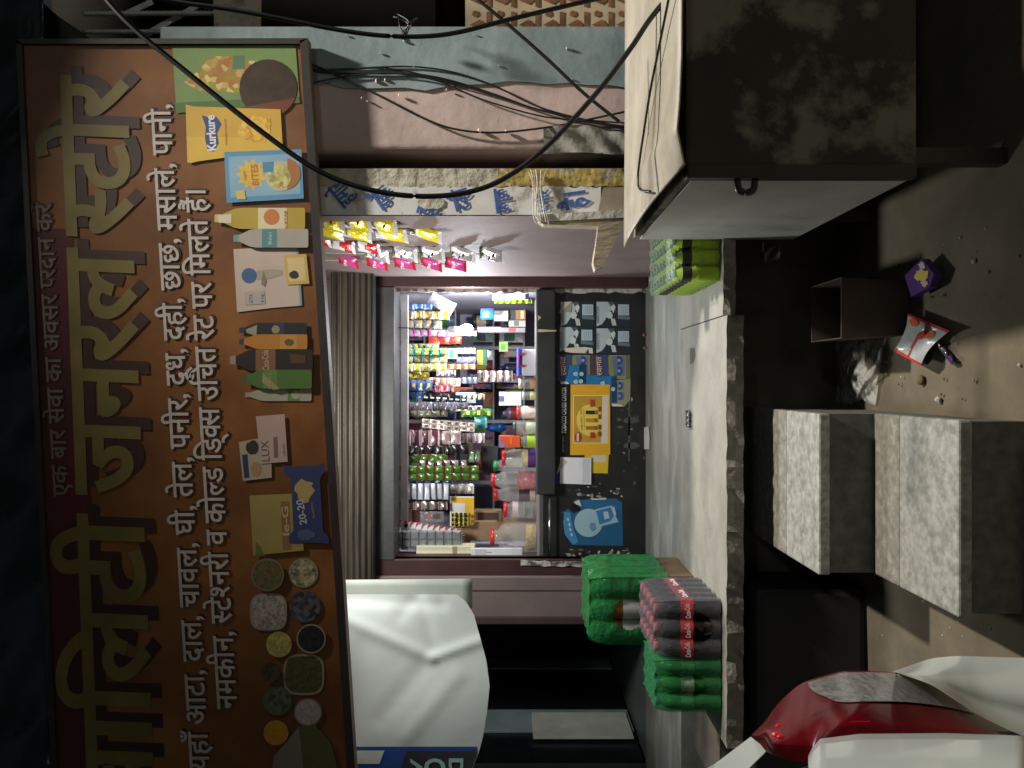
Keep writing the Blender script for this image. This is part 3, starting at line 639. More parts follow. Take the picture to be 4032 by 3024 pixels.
LID = mat("dusty_sheet_lid", (.34, .31, .26), .55, var=.14, vs=6, bump=.15, bs=50, col2=(.25, .22, .175), mask=.55, msoft=.2, ms=5)
cf = [(2688, -160), (2686, 0), (2684, 221), (2676, 400), (2666, 509), (2684, 600), (2696, 650)]       # front edge, then the bent corner
cb = [(2462, -200), (2463, 243), (2462, 500), (2461, 700), (2460, 780), (2459, 863), (2459, 975)]
zf = [.858, .858, .858, .866, .874, .860, .850]
m = MB()
def lidp(u, v):
    t = u * (len(cf) - 1); i = min(int(t), len(cf) - 2); f_ = t - i
    a = [cf[i][k] + (cf[i + 1][k] - cf[i][k]) * f_ for k in (0, 1)]; b_ = [cb[i][k] + (cb[i + 1][k] - cb[i][k]) * f_ for k in (0, 1)]
    zz = zf[i] + (zf[i + 1] - zf[i]) * f_
    A = PZ(*a, zz); B = PZ(*b_, .866)
    p = A.lerp(B, v); p.z += .006 * math.sin(v * 3.1) * (1 if u > .6 else .3) + (.010 * (u - .66) / .34 * math.sin(v * math.pi) if u > .66 else 0)
    return p
m.grid(lidp, 30, 16, LID); m.build("lid", bx, solid=.005)
m = MB(); m.tube(spline([PZ(2640, -40, .878), PZ(2600, 160, .878), PZ(2560, 360, .880), PZ(2535, 520, .881), PZ(2520, 620, .884), PZ(2512, 700, .884), (PZ(2520, 745, .884)), PZ(2560, 752, .886)], 8), .0034, RUB)
tag(m.build("cable"), "thin black cable lying along the dusty box lid", "cable", "black cables hanging across the front")

# ---------------------------------------------------------------- white vinyl sheet behind the sign
bn = empty("vinyl_sheet", P(1640, 2650, 2.72), "creased white vinyl banner sheet with blue printed end hanging left of the shop", "banner")
VIN = mat("white_vinyl", (.72, .77, .75), .6, var=.06, vs=3, bump=.35, bs=5)
edge = [(2340, 1800), (2370, 1836), (2420, 1866), (2500, 1888), (2600, 1915), (2700, 1928), (2800, 1918), (2900, 1902), (2960, 1886), (3024, 1862), (3090, 1840)]
def ex(y):
    for (ya, xa_), (yb, xb_) in zip(edge, edge[1:]):
        if ya <= y <= yb: return xa_ + (xb_ - xa_) * (y - ya) / (yb - ya)
    return edge[-1][1]
def crease(x, y):   # ridges running over the sheet: (x0,y0)-(x1,y1)
    d = 0
    for (x0, y0, x1, y1, wd, hh) in ((1360, 2440, 1700, 2590, 26, -.020), (1700, 2590, 1930, 2510, 20, -.022), (1380, 2360, 1740, 2380, 24, .014), (1690, 2600, 1500, 2830, 40, .012), (1800, 2660, 1600, 2900, 34, -.012), (1420, 2560, 1380, 2900, 60, .014), (1650, 2330, 1710, 2560, 26, .010), (1580, 2420, 1640, 2340, 30, .012)):
        dx, dy = x1 - x0, y1 - y0; t = max(0, min(1, ((x - x0) * dx + (y - y0) * dy) / (dx * dx + dy * dy)))
        dd = math.hypot(x - x0 - dx * t, y - y0 - dy * t); d += .42 * hh * math.exp(-(dd / wd) ** 2)
    return d
m = MB()
def vp(u, v):
    y = 2340 + 750 * v; x = 1250 + (ex(y) - 1250) * u
    return P(x, y, 3.40 + .05 * (1 - u) * .4 + crease(x, y) + .006 * math.sin(y / 90 + x / 160))
BLU = mat("blue_print_on_vinyl", (.03, .095, .36), .45, var=.1)
m.grid(vp, 56, 56, VIN); m.build("sheet", bn)
m = MB()
def onv(x, y, k=1): return P(x, y, 3.40 + .02 * (1 - (x - 1250) / max(ex(y) - 1250, 1)) + crease(x, y) + .006 * math.sin(y / 90 + x / 160) - .002 * k)
def patch(x0, x1, ya, yb, mt, k, mb, nn=16):
    mb.grid(lambda u, v: onv(x0(v) + (x1(v) - x0(v)) * u, ya + (yb - ya) * v, k), nn, 6, mt)
patch(lambda v: 1300, lambda v: ex(2940 + 150 * v) - 12 * (1 - v), 2940, 3090, BLU, 1, m); m.build("printed_edge", bn)
m = MB(); patch(lambda v: 1340, lambda v: 1514 - 20 * v, 2955, 3008, VIN, 2, m); patch(lambda v: 1600 - 40 * v, lambda v: ex(2958 + 130 * v) - 4, 2958, 3090, mat("charcoal_print_on_vinyl", (.05, .052, .056), .5), 2, m); m.build("printed_panel", bn)
m = MB()
for txt, xa, xb_ in (("V", 1616, 1660), ("O", 1672, 1750), ("D", 1768, 1822)):     # upside-down print, cut off by the fold
    put_text(m, [txt], lambda u, v: onv(xb_ - v / .7 * (xb_ - xa), 3056 - 70 * (1 - u) + 0, 3), flat((170, 215, 215)), .03)
m.build("lettering", bn)
m = MB(); GS = mat("grey_green_sheet", (.33, .35, .31), .6, var=.14, vs=5)
m.grid(lambda u, v: P(1250 + 610 * u, 2284 - 6 * u + (96 + 22 * u) * v, 3.50 + .01 * math.sin(u * 8)), 14, 4, GS); m.build
tag(m.build("backing_strip", solid=.003), "grey green sheet strip beside the white vinyl banner", "sheet")

# ---------------------------------------------------------------- parked white car, rear corner
car = empty("parked_car", (-2.0, .35, 0), "white parked car seen at its rear corner with tall red tail light", "car")
WHT = mat("white_car_paint", (.62, .68, .67), .28, var=.02, vs=3, coat=.6)
BLK = mat("black_car_trim", (.012, .013, .015), .3); GLS = mat("dark_car_glass", (.008, .010, .012), .05)
XR = -.40
def R(x, y, off=0.):     # photo point on the rear face of the car (plane X = XR + off)
    X = XR + off; return P(x, y, -X * F / (y - 1512))
def prof(z):             # rear face profile below the lamp: bumper swelling out
    return .0
# tailgate: panel below and to the left of the lamp
m = MB()
tg = [(3188, 2983), (3205, 2949), (3233, 2916), (3387, 2897), (3724, 2894), (4049, 2905)]
m.grid(lambda u, v: (lambda i, f_: (lambda a: R(a[0] + 0 * v, a[1] + (3500 - a[1]) * v, .014 * (1 - (1 - min(1, v * 6)) ** 2) + .03 * v))([tg[i][k] + (tg[i + 1][k] - tg[i][k]) * f_ for k in (0, 1)]))(min(int(u * 5), 4), u * 5 - min(int(u * 5), 4)), 30, 24, WHT)
m.build("tailgate", car, solid=.004)
# bumper: swells out to the right at the bottom
m = MB()
bo = [(3528, 2647), (3591, 2620), (3664, 2594), (3754, 2584), (3844, 2585), (4061, 2591)]
bi = [(3531, 2649), (3645, 2688), (3736, 2735), (3832, 2803), (3941, 2860), (4061, 2912)]
bo = [(p.x, p.y) for p in spline([(x, y, 0) for x, y in bo], 6)]; bi = [(p.x, p.y) for p in spline([(x, y, 0) for x, y in bi], 6)]
def bump_(u, v):
    i = min(int(u * 30), 29); f_ = u * 30 - i
    o = [bo[i][k] + (bo[i + 1][k] - bo[i][k]) * f_ for k in (0, 1)]; n_ = [bi[i][k] + (bi[i + 1][k] - bi[i][k]) * f_ for k in (0, 1)]
    a = [o[k] + (n_[k] - o[k]) * v for k in (0, 1)]
    Y = 1.16 - .20 * v + .05 * (v - .0) * 0
    return P(a[0], a[1], Y - .035 * math.sin(min(1, v * 1.4) * math.pi))
m.grid(bump_, 30, 16, WHT); 
m.grid(lambda u, v: bump_(u, 0) + Vector((-.12 * v, .22 * v, 0)), 30, 6, WHT)
m.build("bumper", car)
# tail light: red body, clear strip on its outer edge
out = [(2962, 2891), (3013, 2840), (3043, 2797), (3085, 2749), (3146, 2698), (3200, 2674), (3272, 2653), (3338, 2642), (3423, 2642), (3525, 2648), (3585, 2662), (3645, 2686), (3712, 2725), (3784, 2773), (3874, 2828), (3953, 2864), (3995, 2882), (4006, 2896)]
inn = [(2966, 2900), (2989, 2924), (3019, 2960), (3061, 2979), (3122, 2996), (3176, 3004), (3191, 2996), (3191, 2978), (3205, 2949), (3233, 2920), (3302, 2908), (3387, 2899), (3543, 2896), (3724, 2897), (3874, 2899), (3941, 2900), (3977, 2900), (4006, 2900)]
RED = mat("red_lamp_lens", (.105, .001, .006), .25, var=.5, vs=7, spec=.05, coat=.12); RED2 = mat("deep_red_lamp", (.055, .002, .004), .2, spec=.06, var=.4, vs=6)
CLR = mat("clear_reflector_lens", (.27, .26, .26), .22, metal=.5, var=.5, vs=50, coat=.5, bump=.9, bs=120, stretch=(1, 1, 4))
out = [(p.x, p.y) for p in spline([(x, y, 0) for x, y in out], 5)]; inn = [(p.x, p.y) for p in spline([(x, y, 0) for x, y in inn], 5)]
nO = len(out) - 1
def lamp_(u, v):
    t = u * nO; i = min(int(t), nO - 1); f_ = t - i
    o = [out[i][k] + (out[i + 1][k] - out[i][k]) * f_ for k in (0, 1)]; n_ = [inn[i][k] + (inn[i + 1][k] - inn[i][k]) * f_ for k in (0, 1)]
    a = [o[k] + (n_[k] - o[k]) * v for k in (0, 1)]
    Y = 1.17 - .27 * v - .055 * math.sin(v * math.pi) * math.sin(min(1, u * 1.02) * math.pi) ** .5
    return P(a[0], a[1], Y)
m = MB()
def lm(i, j):
    u, v = (i + .5) / 85, (j + .5) / 24
    return RED2 if (v > .80 or u > .92 or (.30 < u < .9 and .40 < v < .47)) else RED
m.grid(lamp_, 85, 24, RED, mfn=lm)
m.grid(lambda u, v: lamp_(u, 0) + Vector((-.10 * v, .10 * v, 0)), 60, 3, RED2)
tl = m.build("tail_light", car)
m = MB()
def clr(u, v):
    uu = .27 + .53 * u; e_ = math.sin(u * math.pi) ** .6
    p = lamp_(uu, .02 + (.40 * e_) * v); return p + Vector((.002, -.004, 0))
m.grid(clr, 60, 12, CLR); m.build("clear_lens", tl)
for u, v, r in ((.155, .62, .005), (.175, .66, .004), (.14, .58, .003), (.16, .45, .0035)):
    m = MB(); m.lathe([(r, -r), (r, 0), (r * .6, r * .7), (.0003, r)], lamp_(u, v) + Vector((0, -.002, 0)), mat("red_reflector", (.65, .02, .03), .1, coat=1), n=9); m.build("bulb_spot", tl)
m = MB(); m.grid(lambda u, v: lamp_(.70 + .16 * u, .50 + .10 * v) + Vector((0, -.003, 0)), 8, 3, mat("red_reflector", (.65, .02, .03), .1, coat=1)); m.build("reflector", tl)
m = MB(); m.grid(lambda u, v: lamp_(.46 + .16 * u, .50 + .22 * v) + Vector((0, -.002, 0)), 8, 3, mat("red_inner", (.42, .008, .02), .2, coat=.05))
m.build("reflector", tl)
# pillar strip that runs up from the lamp, dark gap behind it
m = MB(); m.prism([P(x, y, Y) for (x, y), Y in zip([(2956, 2901), (3022, 2953), (2899, 3074), (2772, 3183), (2664, 3093), (2814, 3008)], (1.10, 1.02, .92, .86, .92, 1.02))], (-.03, .05, -.012), WHT); m.build("pillar_strip", car, bevel=.004)
# shell of the car away to the left
m = MB()
sec = [(XR - .05, .30), (XR - .04, .75), (XR - .12, .98), (XR - .42, 1.46), (-1.9, 1.50), (-2.5, 1.42), (-3.0, 1.02), (-3.85, .85), (-4.0, .55), (-3.98, .25)]
m.prism([(x, .98, z) for x, z in sec], (0, -1.40, 0), WHT); m.build("body", car, bevel=.05, seg=3)
m = MB(); m.prism([(XR - .30, .985, 1.02), (XR - .50, .985, 1.38), (-1.9, .985, 1.42), (-2.45, .985, 1.36), (-2.85, .985, 1.02)], (0, .006, 0), GLS); m.build("side_window", car)
for x in (-.98, -3.25):
    m = MB(); prf = [(.16, -.09), (.29, -.09), (.30, -.05), (.30, .05), (.29, .09), (.16, .09)]
    k = len(prf); mm = []
    for r, hh in prf: mm.append((r, hh))
    vs = []; fs = []; n = 28
    for r, hh in mm:
        for q_ in range(n): t = 2 * math.pi * q_ / n; vs.append((x + r * math.cos(t), .86 + hh, .30 + r * math.sin(t)))
    for i in range(len(mm) - 1):
        for q_ in range(n): fs.append((i * n + q_, i * n + (q_ + 1) % n, (i + 1) * n + (q_ + 1) % n, (i + 1) * n + q_))
    fs += [tuple(range(n))[::-1], tuple(range((len(mm) - 1) * n, len(mm) * n))]
    m.add(vs, fs, BLK, True); m.build("wheel", car)

# ---------------------------------------------------------------- bottle packs on the platform
def bottle_mesh(name, r, hgt, liquid, cap, label=None, labz=(.35, .6), n=14, capcol2=None):
    mb = MB(); H = hgt
    mb.lathe([(r * .75, 0), (r, H * .04), (r, H * .30), (r * .93, H * .38), (r, H * .48), (r, H * .68), (r * .88, H * .78), (r * .50, H * .90), (r * .42, H * .93)], (0, 0, 0), liquid, n=n)
    mb.lathe([(r * .46, H * .925), (r * .50, H * .93), (r * .50, H * .99), (r * .40, H)], (0, 0, 0), cap, n=n)
    if label: mb.lathe([(r * 1.015, H * labz[0]), (r * 1.02, H * (labz[0] + .01)), (r * 1.02, H * (labz[1] - .01)), (r * 1.015, H * labz[1])], (0, 0, 0), label, n=n, cap=False)
    return mb.mesh(name)
def pack(name, label, base, nx, ny, r, hgt, me, gap=1.0, rot=0.):
    e = empty(name, base, label, "bottle pack"); e.rotation_euler = (0, 0, rot)
    for j in range(ny):
        for i in range(nx):
            o = bpy.data.objects.new("bottle", me); C.objects.link(o); o.parent = e
            o.location = ((i - (nx - 1) / 2) * 2 * r * gap, j * 2 * r * gap + r, 0); o.rotation_euler = (0, 0, (i * 7 + j * 3) % 6)
    return e
def wrap(e, nx, ny, r, z0, z1, mt, gap=1.0, hole=None, top=True, wav=.25, name="shrink_wrap", n=12, shrink=1.0, res=1):
    """film round the pack, pulled in between the bottles; hole=(u0,u1,v0,v1) left open on the front"""
    wx, wy = nx * r * gap, ny * 2 * r * gap; mb = MB(); k = r * .35
    def ring(t):  # t 0..1 round the footprint, front first (left to right), right, back, left
        per = [(2 * wx, 0), (wy, 1), (2 * wx, 2), (wy, 3)]; tot = 4 * wx + 2 * wy; d = t * tot
        for ln, s in per:
            if d <= ln + 1e-9: break
            d -= ln
        f_ = d / ln; cnt = nx if s in (0, 2) else ny
        ind = -wav * r * (1 - abs(math.sin(f_ * cnt * math.pi)))
        if s == 0: return (-wx + 2 * wx * f_, -.002 - ind)
        if s == 1: return (wx + .002 + ind, wy * f_)
        if s == 2: return (wx - 2 * wx * f_, wy + .002 + ind)
        return (-wx - .002 - ind, wy * (1 - f_))
    NU = 8 * (nx + ny) * res; front = 2 * wx / (4 * wx + 2 * wy)
    zs = [z0 + (z1 - z0) * i / n for i in range(n + 1)]
    for i in range(NU * 1):
        for j in range(n):
            ta, tb = i / NU, (i + 1) / NU
            if hole:
                cu, cv_ = ((ta + tb) / 2) / front, (j + .5) / n
                if cu < 1 and ((cu - hole[0]) / hole[2]) ** 2 + ((cv_ - hole[1]) / hole[3]) ** 2 < 1: continue
            def pt(t, z, jj):
                x, y = ring(t); s = 1 - (.10 * max(0, (jj / n - .72) / .28) ** 2) - (1 - shrink) * jj / n
                return (x * s, wy / 2 + (y - wy / 2) * s, z)
            mb.add([pt(ta, zs[j], j), pt(tb, zs[j], j), pt(tb, zs[j + 1], j + 1), pt(ta, zs[j + 1], j + 1)], [(0, 1, 2, 3)], mt, True)
    if top:
        mb.grid(lambda u, v: ((2 * u - 1) * wx * (.9 * shrink), wy / 2 + (2 * v - 1) * wy / 2 * .9 * shrink, z1 + .004 * math.cos(u * nx * 2 * math.pi) * math.cos(v * ny * 2 * math.pi)), nx * 5, ny * 5, mt)
    bm = bmesh.new(); me = mb.mesh(name); bm.from_mesh(me); bmesh.ops.remove_doubles(bm, verts=bm.verts, dist=.0004); bm.to_mesh(me); bm.free()
    o = bpy.data.objects.new(name, me); C.objects.link(o); o.parent = e; W0[o] = Vector((0, 0, 0)); return o
LIMEL = mat("lime_liquid", (.46, .62, .03), .12, var=.08, coat=.6); LIMEB = mat("bright_lime_liquid", (.40, .62, .10), .12, var=.05, coat=.6)
GCAP = mat("dark_green_cap", (.015, .13, .08), .35); BAND = mat("dark_grey_label_band", (.035, .04, .036), .4, var=.3)
me = bottle_mesh("bottle", .0285, .168, LIMEL, GCAP, BAND, (.60, .80))
lim = pack("bottle_crate", "lime green drink bottles under film at the right end of the platform", (.512, 2.735, ZP + .002), 5, 8, .0285, .168, me, 1.02)
wrap(lim, 5, 8, .0285, .004, .100, film("lime_film", (.70, .90, .15), .25), 1.02, wav=.12, top=False)
wrap(lim, 5, 8, .0288, .138, .171, film("clear_film", (.62, .72, .62), .22), 1.02, wav=.2, name="top_film", n=6)
COLA = mat("cola_liquid", (.012, .006, .005), .10, coat=.8); RCAP = mat("red_cap", (.55, .05, .05), .4); RLAB = mat("red_label", (.52, .02, .03), .4, var=.05)
me = bottle_mesh("bottle", .0345, .235, COLA, RCAP, RLAB, (.42, .62))
cx = (1512 - 2478) / F * 2.72
ck = pack("bottle_pack", "dark cola bottles with red caps in grey shrink wrap beside the steps", (cx, 2.715, ZP + .002), 3, 5, .0345, .235, me)
GW = film("grey_shrink_film", (.17, .175, .20), .40, rough=.08); RW = film("red_shrink_film", (.75, .10, .12), .62)
wrap(ck, 3, 5, .0345, .004, .237, GW, hole=(.52, .36, .27, .24), wav=.3, n=36, res=4)
m = MB()
for i in range(24):
    ta, tb = i / 24, (i + 1) / 24
m.grid(lambda u, v: (.0345 * 3 * (1.012) - .012 * (1 - abs(math.sin(u * 5 * math.pi))), .345 * u, .098 + .046 * v), 40, 4, RW)
m.grid(lambda u, v: (-.1035 + .207 * u, -.0035 + .010 * (1 - abs(math.sin(u * 3 * math.pi))), .102 + .044 * v), 30, 4, RW, mfn=None)
b_ = m.build("red_print_band", ck, local=True)
m = MB(); CW = flat((240, 232, 228))
for x0 in (-.094, -.026, .042):
    put_text(m, "Coca-Cola", lambda u, v, x0=x0: (x0 + .052 * u, -.0075, .112 + v / .7 * .018 + .006 * u), CW, .03)
put_text(m, "Coca-Cola", lambda u, v: (.1065, .03 + .10 * u, .112 + v / .7 * .020), CW, .03); put_text(m, "Coca-Cola", lambda u, v: (.1065, .19 + .10 * u, .112 + v / .7 * .020), CW, .03)
m.build("lettering", ck, local=True)
GRN = mat("green_bottle", (.02, .14, .035), .12, coat=.6, var=.1); BCAP = mat("dark_blue_cap", (.02, .03, .14), .35)
me = bottle_mesh("bottle", .0305, .232, GRN, BCAP, mat("dim_white_green_label", (.22, .34, .24), .4, var=.5, vs=60), (.42, .62))
gx = (1512 - 2700) / F * 2.72
gp = pack("bottle_pack", "green bottles with blue caps in green film at the left end of the platform", (gx, 2.715, ZP + .002), 3, 4, .0315, .232, me)
wrap(gp, 3, 4, .0315, .004, .234, film("green_shrink_film", (.06, .28, .11), .46, rough=.08), hole=(.5, .42, .2, .2), wav=.3, n=36, res=4)
AMB = mat("amber_liquid", (.30, .10, .012), .10, coat=.8, var=.15); WLAB = mat("white_printed_label", (.62, .58, .55), .45, var=.15, vs=40); ORB = mat("orange_print", (.60, .25, .03), .45)
me = bottle_mesh("bottle", .046, .31, AMB, ORB, WLAB, (.34, .60))
ax, ay = (1512 - 2388) / F * 3.2, 3.13
ap = pack("bottle_pack", "amber drink bottles in bright green shrink wrap stacked behind the cola bottles", (ax, ay, ZP + .105), 3, 4, .046, .31, me, rot=-.05)
wrap(ap, 3, 4, .047, .0, .322, film("bright_green_film", (.03, .27, .075), .84, rough=.09, bump=.9, bs=15), hole=(.46, .50, .23, .20), wav=.22, n=40, res=4)
m = MB(); m.box((ax - .14, ay + .02, ZP), (ax + .14, ay + .36, ZP + .104), mat("brown_cardboard", (.20, .13, .07), .85, var=.15)); m.prism([(ax - .14, ay + .016, ZP + .07), (ax + .14, ay + .016, ZP + .07), (ax + .14, ay + .016, ZP + .078), (ax - .14, ay + .016, ZP + .078)], (0, .003, 0), flat((150, 120, 80)))
tag(m.build("cardboard_carton", bevel=.004), "flat brown carton under the amber bottle stack", "carton")

# ---------------------------------------------------------------- snack packets hanging on the side wall
def pillow(mb, wd, ht, dp, mA, mB=None, split=.5, seal=None, nu=8, nv=10, seed=0, crink=.12):
    r4 = random.Random(seed); ph = [r4.uniform(0, 6) for _ in range(4)]
    for s in (-1, 1):
        def fn(u, v, s=s):
            a, b = 2 * u - 1, 2 * v - 1
            d = dp * (max(0, 1 - abs(a) ** 2.6)) ** .6 * (max(0, 1 - abs(b) ** 2.4)) ** .7
            d *= 1 + crink * (math.sin(a * 5 + ph[0]) * math.sin(b * 6 + ph[1]) + .6 * math.sin(a * 11 + b * 9 + ph[2]))
            nar = 1 - .10 * (1 - abs(b) ** 3)
            return (a * wd / 2 * nar, s * d, b * ht / 2)
        def mf(i, j):
            if seal and (j == 0 or j == nv - 1): return seal
            if mB is None: return mA
            return mB if (j + .5) / nv + .10 * math.sin(i * .9) > split else mA
        mb.grid(fn, nu, nv, mA, mfn=mf)
    return mb
SHN = dict(rough=.22, metal=.15, var=.10, vs=30, bump=.4, bs=60, coat=.3)
def foil(name, c, **k): d = dict(SHN); d.update(k); g_ = sum(c) / 3; return mat("foil_" + name, L(tuple(.82 * v + .18 * g_ for v in c)), **d)
FY, FW, FR, FP, FG, FS = foil("yellow", (255, 226, 10)), foil("white", (225, 225, 228)), foil("red", (215, 40, 40)), foil("pink", (225, 60, 150)), foil("green", (60, 150, 60)), foil("silver", (215, 205, 210), metal=.6)
FDK = foil("olive_back", (110, 100, 50))
def packet_strip(label, pts, wd, ht, mA, mB, split, extra=None, Y0=3.0, lean=0., yaw=-.85):
    e = empty("packet_strip", P(*pts[0], Y0), label, "snack packets", "strips of snack packets hanging on the side wall")
    proto = MB(); pillow(proto, wd * 1.38, ht * 1.16, wd * .30, mA, mB, split, seal=mB, seed=len(label))
    if extra: extra(proto)
    me = proto.mesh("packet")
    for k, (x, y) in enumerate(pts):
        o = bpy.data.objects.new("packet", me); C.objects.link(o); o.parent = e
        o.location = P(x, y, Y0 + .002 * k) - e.location; o.rotation_euler = (-.42 + .05 * (k % 3), 0.06 * math.sin(k * 2.3), yaw + .12 * math.sin(k * 1.7)); W0[o] = Vector((0, 0, 0))
    s = MB(); s.tube([P(pts[0][0] - 260, pts[0][1] - 6, Y0 + .03)] + [P(x, y, Y0 + .022) for x, y in pts], .0018, JUTE, n=5); s.build("string", e)
    return e
def dot(c, r=.008, dx=.012, dz=-.018):
    return lambda mb: mb.lathe([(r, 0), (r * .8, .002), (.0005, .003)], (dx, -.021, dz), flat(c), n=10)
def word(t, c, w_=.04, h_=.018, dz=.0):
    return lambda mb: put_text(mb, t, lambda u, v: (-w_ / 2 + w_ * u, -.0235 - .001 + .006 * (2 * u - 1) ** 2, dz - .008 + v / .7 * h_), flat(c), .02)
packet_strip("yellow and white snack packets hanging highest on the side wall beside the notice", [(1205, 880), (1300, 872), (1404, 872), (1508, 882)], .064, .110, FY, FW, .66, dot((150, 60, 30)), Y0=2.96)
packet_strip("slim yellow snack packets hanging second from the paper notice", [(1290, 908), (1400, 914), (1540, 922), (1676, 918)], .052, .125, FY, FW, .70, None, Y0=3.08)
packet_strip("red and white snack packets hanging between the yellow and the pink strips", [(1258, 942), (1352, 966), (1452, 976)], .046, .098, FR, FW, .52, None, Y0=3.3)
packet_strip("clear and green edged snack packets hanging lowest on the side wall", [(1484, 1000), (1594, 996), (1700, 994), (1822, 998), (1938, 1002)], .056, .108, FS, FW, .72, lambda mb: (dot((200, 70, 60), .010, .010, -.012)(mb), dot((70, 110, 190), .008, -.010, .008)(mb), dot((90, 160, 60), .012, -.004, .044)(mb)), Y0=3.42)
packet_strip("bright pink snack packets hanging just above the shutter corner", [(1370, 1026), (1484, 1034), (1592, 1036), (1698, 1038), (1794, 1040)], .052, .098, FP, FR, .72, word("The", (245, 225, 235)), Y0=3.66)

# ---------------------------------------------------------------- counter with its posters
ct = empty("shop_counter", (-.2, 4.35, ZP), "black shop counter covered with torn posters and stickers", "counter")
ZC = 1.118
YCN = 4.30
m = MB(); CTR = mat("black_counter_board", (.022, .022, .023), .35, var=.35, vs=8, col2=(.13, .125, .115), mask=.70, msoft=.05, ms=22)
m.box((xL, YCN, ZP), (xR + .016, YCN + .02, ZC - .012), CTR); m.build("front_board", ct)
m = MB(); m.box((xL, YCN + .02, ZC - .03), (xR, 4.86, ZC), mat("worn_counter_top", (.40, .36, .35), .4, var=.2)); m.build("top", ct)
m = MB(); m.box((P(0, 1946, 4.26).x, 4.235, CH - (2186 - 2016) / F * 4.25), (xR + .008, YCN - .004, CH - (2110 - 2016) / F * 4.25), mat("dusty_black_box_rail", (.030, .032, .034), .5, var=.3, vs=7)); m.build("ledge", ct, bevel=.008)
m = MB(); m.box((P(0, 2186, 4.27).x, 4.262, ZC - .03), (P(0, 1946, 4.27).x, 4.266, ZC + .145), film("counter_glass", (.5, .5, .5), .10, bump=0)); m.build("glass", ct)
m = MB(); m.tube([P(2164, 1950, 4.25), P(2164, 2120, 4.25), P(2164, 2188, 4.25)], .006, mat("chrome_rail", (.5, .5, .5), .15, metal=1)); m.build("trim", ct)
TANT = mat("tan_tape", (.55, .46, .30), .5)
m = MB()
for pts in ([(2118, 1240), (2132, 1250), (2118, 1262)], [(2118, 1296), (2190, 1300), (2190, 1305), (2118, 1308)]): m.prism([P(x, y, 4.232) for x, y in pts], (0, .001, 0), TANT)
m.build("tape", ct)
class Poster:
    def __init__(s, name, label, x, y, grp=None, base=1.5):
        s.e = empty(name, P(x, y, YCN), label, "poster" if name == "poster" else "sticker", grp); s.mb = MB(); s.k = base
    def p(s, pts, c):
        s.k += .4; s.mb.poly([P(x, y, YCN - .001 * s.k) for x, y in pts], c if not isinstance(c, tuple) else flat(c, .45)); return s
    def t(s, txt, a, b_, hpx, c, off=0.):
        s.k += .4; k = s.k; (xa, ya), (xb, yb) = a, b_; dx, dy = xb - xa, yb - ya
        put_text(s.mb, txt, lambda u, v: P(xa + dx * u - v / .7 * hpx, ya + dy * u, YCN - .001 * k), flat(c), off); return s
    def done(s, part="print"): s.mb.build(part, s.e)
z4 = lambda pts: [(2100 + x * 800 / 2212, 1100 + y * 800 / 2212) for x, y in pts]
z5 = lambda pts: [(2100 + x * 800 / 2212, 1650 + y * 800 / 2212) for x, y in pts]
DG, LG_, MG = (38, 52, 60), (190, 206, 212), (110, 128, 136)
for k, (x0, y0, lb) in enumerate(((300, 240, "grey advert card with torn upper corner at the top right of the counter"), (690, 240, "grey advert card at the lower right end of the counter"), (290, 515, "grey advert card with torn white lower edge, left of the torn one"), (690, 530, "grey advert card beside the blue and yellow advert, lower row"))):
    w_, h_ = 362, 276
    pr = Poster("poster", lb, *z4([(x0 + 180, y0 + 140)])[0], "grey advert cards on the black counter")
    pr.p(z4([(x0, y0), (x0 + w_, y0), (x0 + w_ + 6, y0 + h_), (x0 - 4, y0 + h_)]), DG).p(z4([(x0 - 2, y0 + 4), (x0 + 120, y0 + 4), (x0 + 170, y0 + 80), (x0 + 60, y0 + h_ - 30), (x0 - 2, y0 + h_ - 4)]), LG_) \
      .p(z4([(x0 + 230, y0 + 150), (x0 + w_, y0 + 165), (x0 + w_, y0 + 200), (x0 + 230, y0 + 190)]), MG).p(z4([(x0 + 120, y0 + 6), (x0 + 190, y0 + 6), (x0 + 215, y0 + 120), (x0 + 170, y0 + 80)]), (84, 100, 108)) \
      .p(z4(blob(x0 + 140, y0 + 150, 34, 40, seed=k)), (214, 222, 220)).p(z4([(x0 + 150, y0 + 180), (x0 + 200, y0 + 190), (x0 + 215, y0 + 262), (x0 + 170, y0 + 262)]), (206, 214, 212)).p(z4([(x0 + 150, y0 + 60), (x0 + 185, y0 + 30), (x0 + 205, y0 + 60), (x0 + 180, y0 + 130)]), (222, 226, 222)) \
      .p(z4([(x0 + 232, y0 + 32), (x0 + 352, y0 + 34), (x0 + 352, y0 + 152), (x0 + 232, y0 + 150)]), (186, 206, 222))
    for q_ in range(4): pr.t("mild filter taste", *z4([(x0 + 270 + 22 * q_, y0 + 136), (x0 + 270 + 22 * q_, y0 + 54)]), 3.5, (110, 130, 150))
    pr.t("DIRECTOR", *z4([(x0 + 22, y0 + 230), (x0 + 18, y0 + 55)]), 8, (90, 98, 100), .01)
    if k == 0: pr.p(z4([(285, 366), (300, 310), (345, 250), (415, 240), (412, 366), (350, 350)]), (214, 206, 188)).p(z4([(300, 350), (410, 250), (410, 360)]), (168, 158, 140))
    if k == 2: pr.p(z4([(335, 748), (560, 736), (645, 748), (650, 806), (420, 800), (345, 786)]), (222, 218, 204)).p(z4([(565, 800), (600, 756), (606, 806)]), (60, 66, 70))
    pr.done()
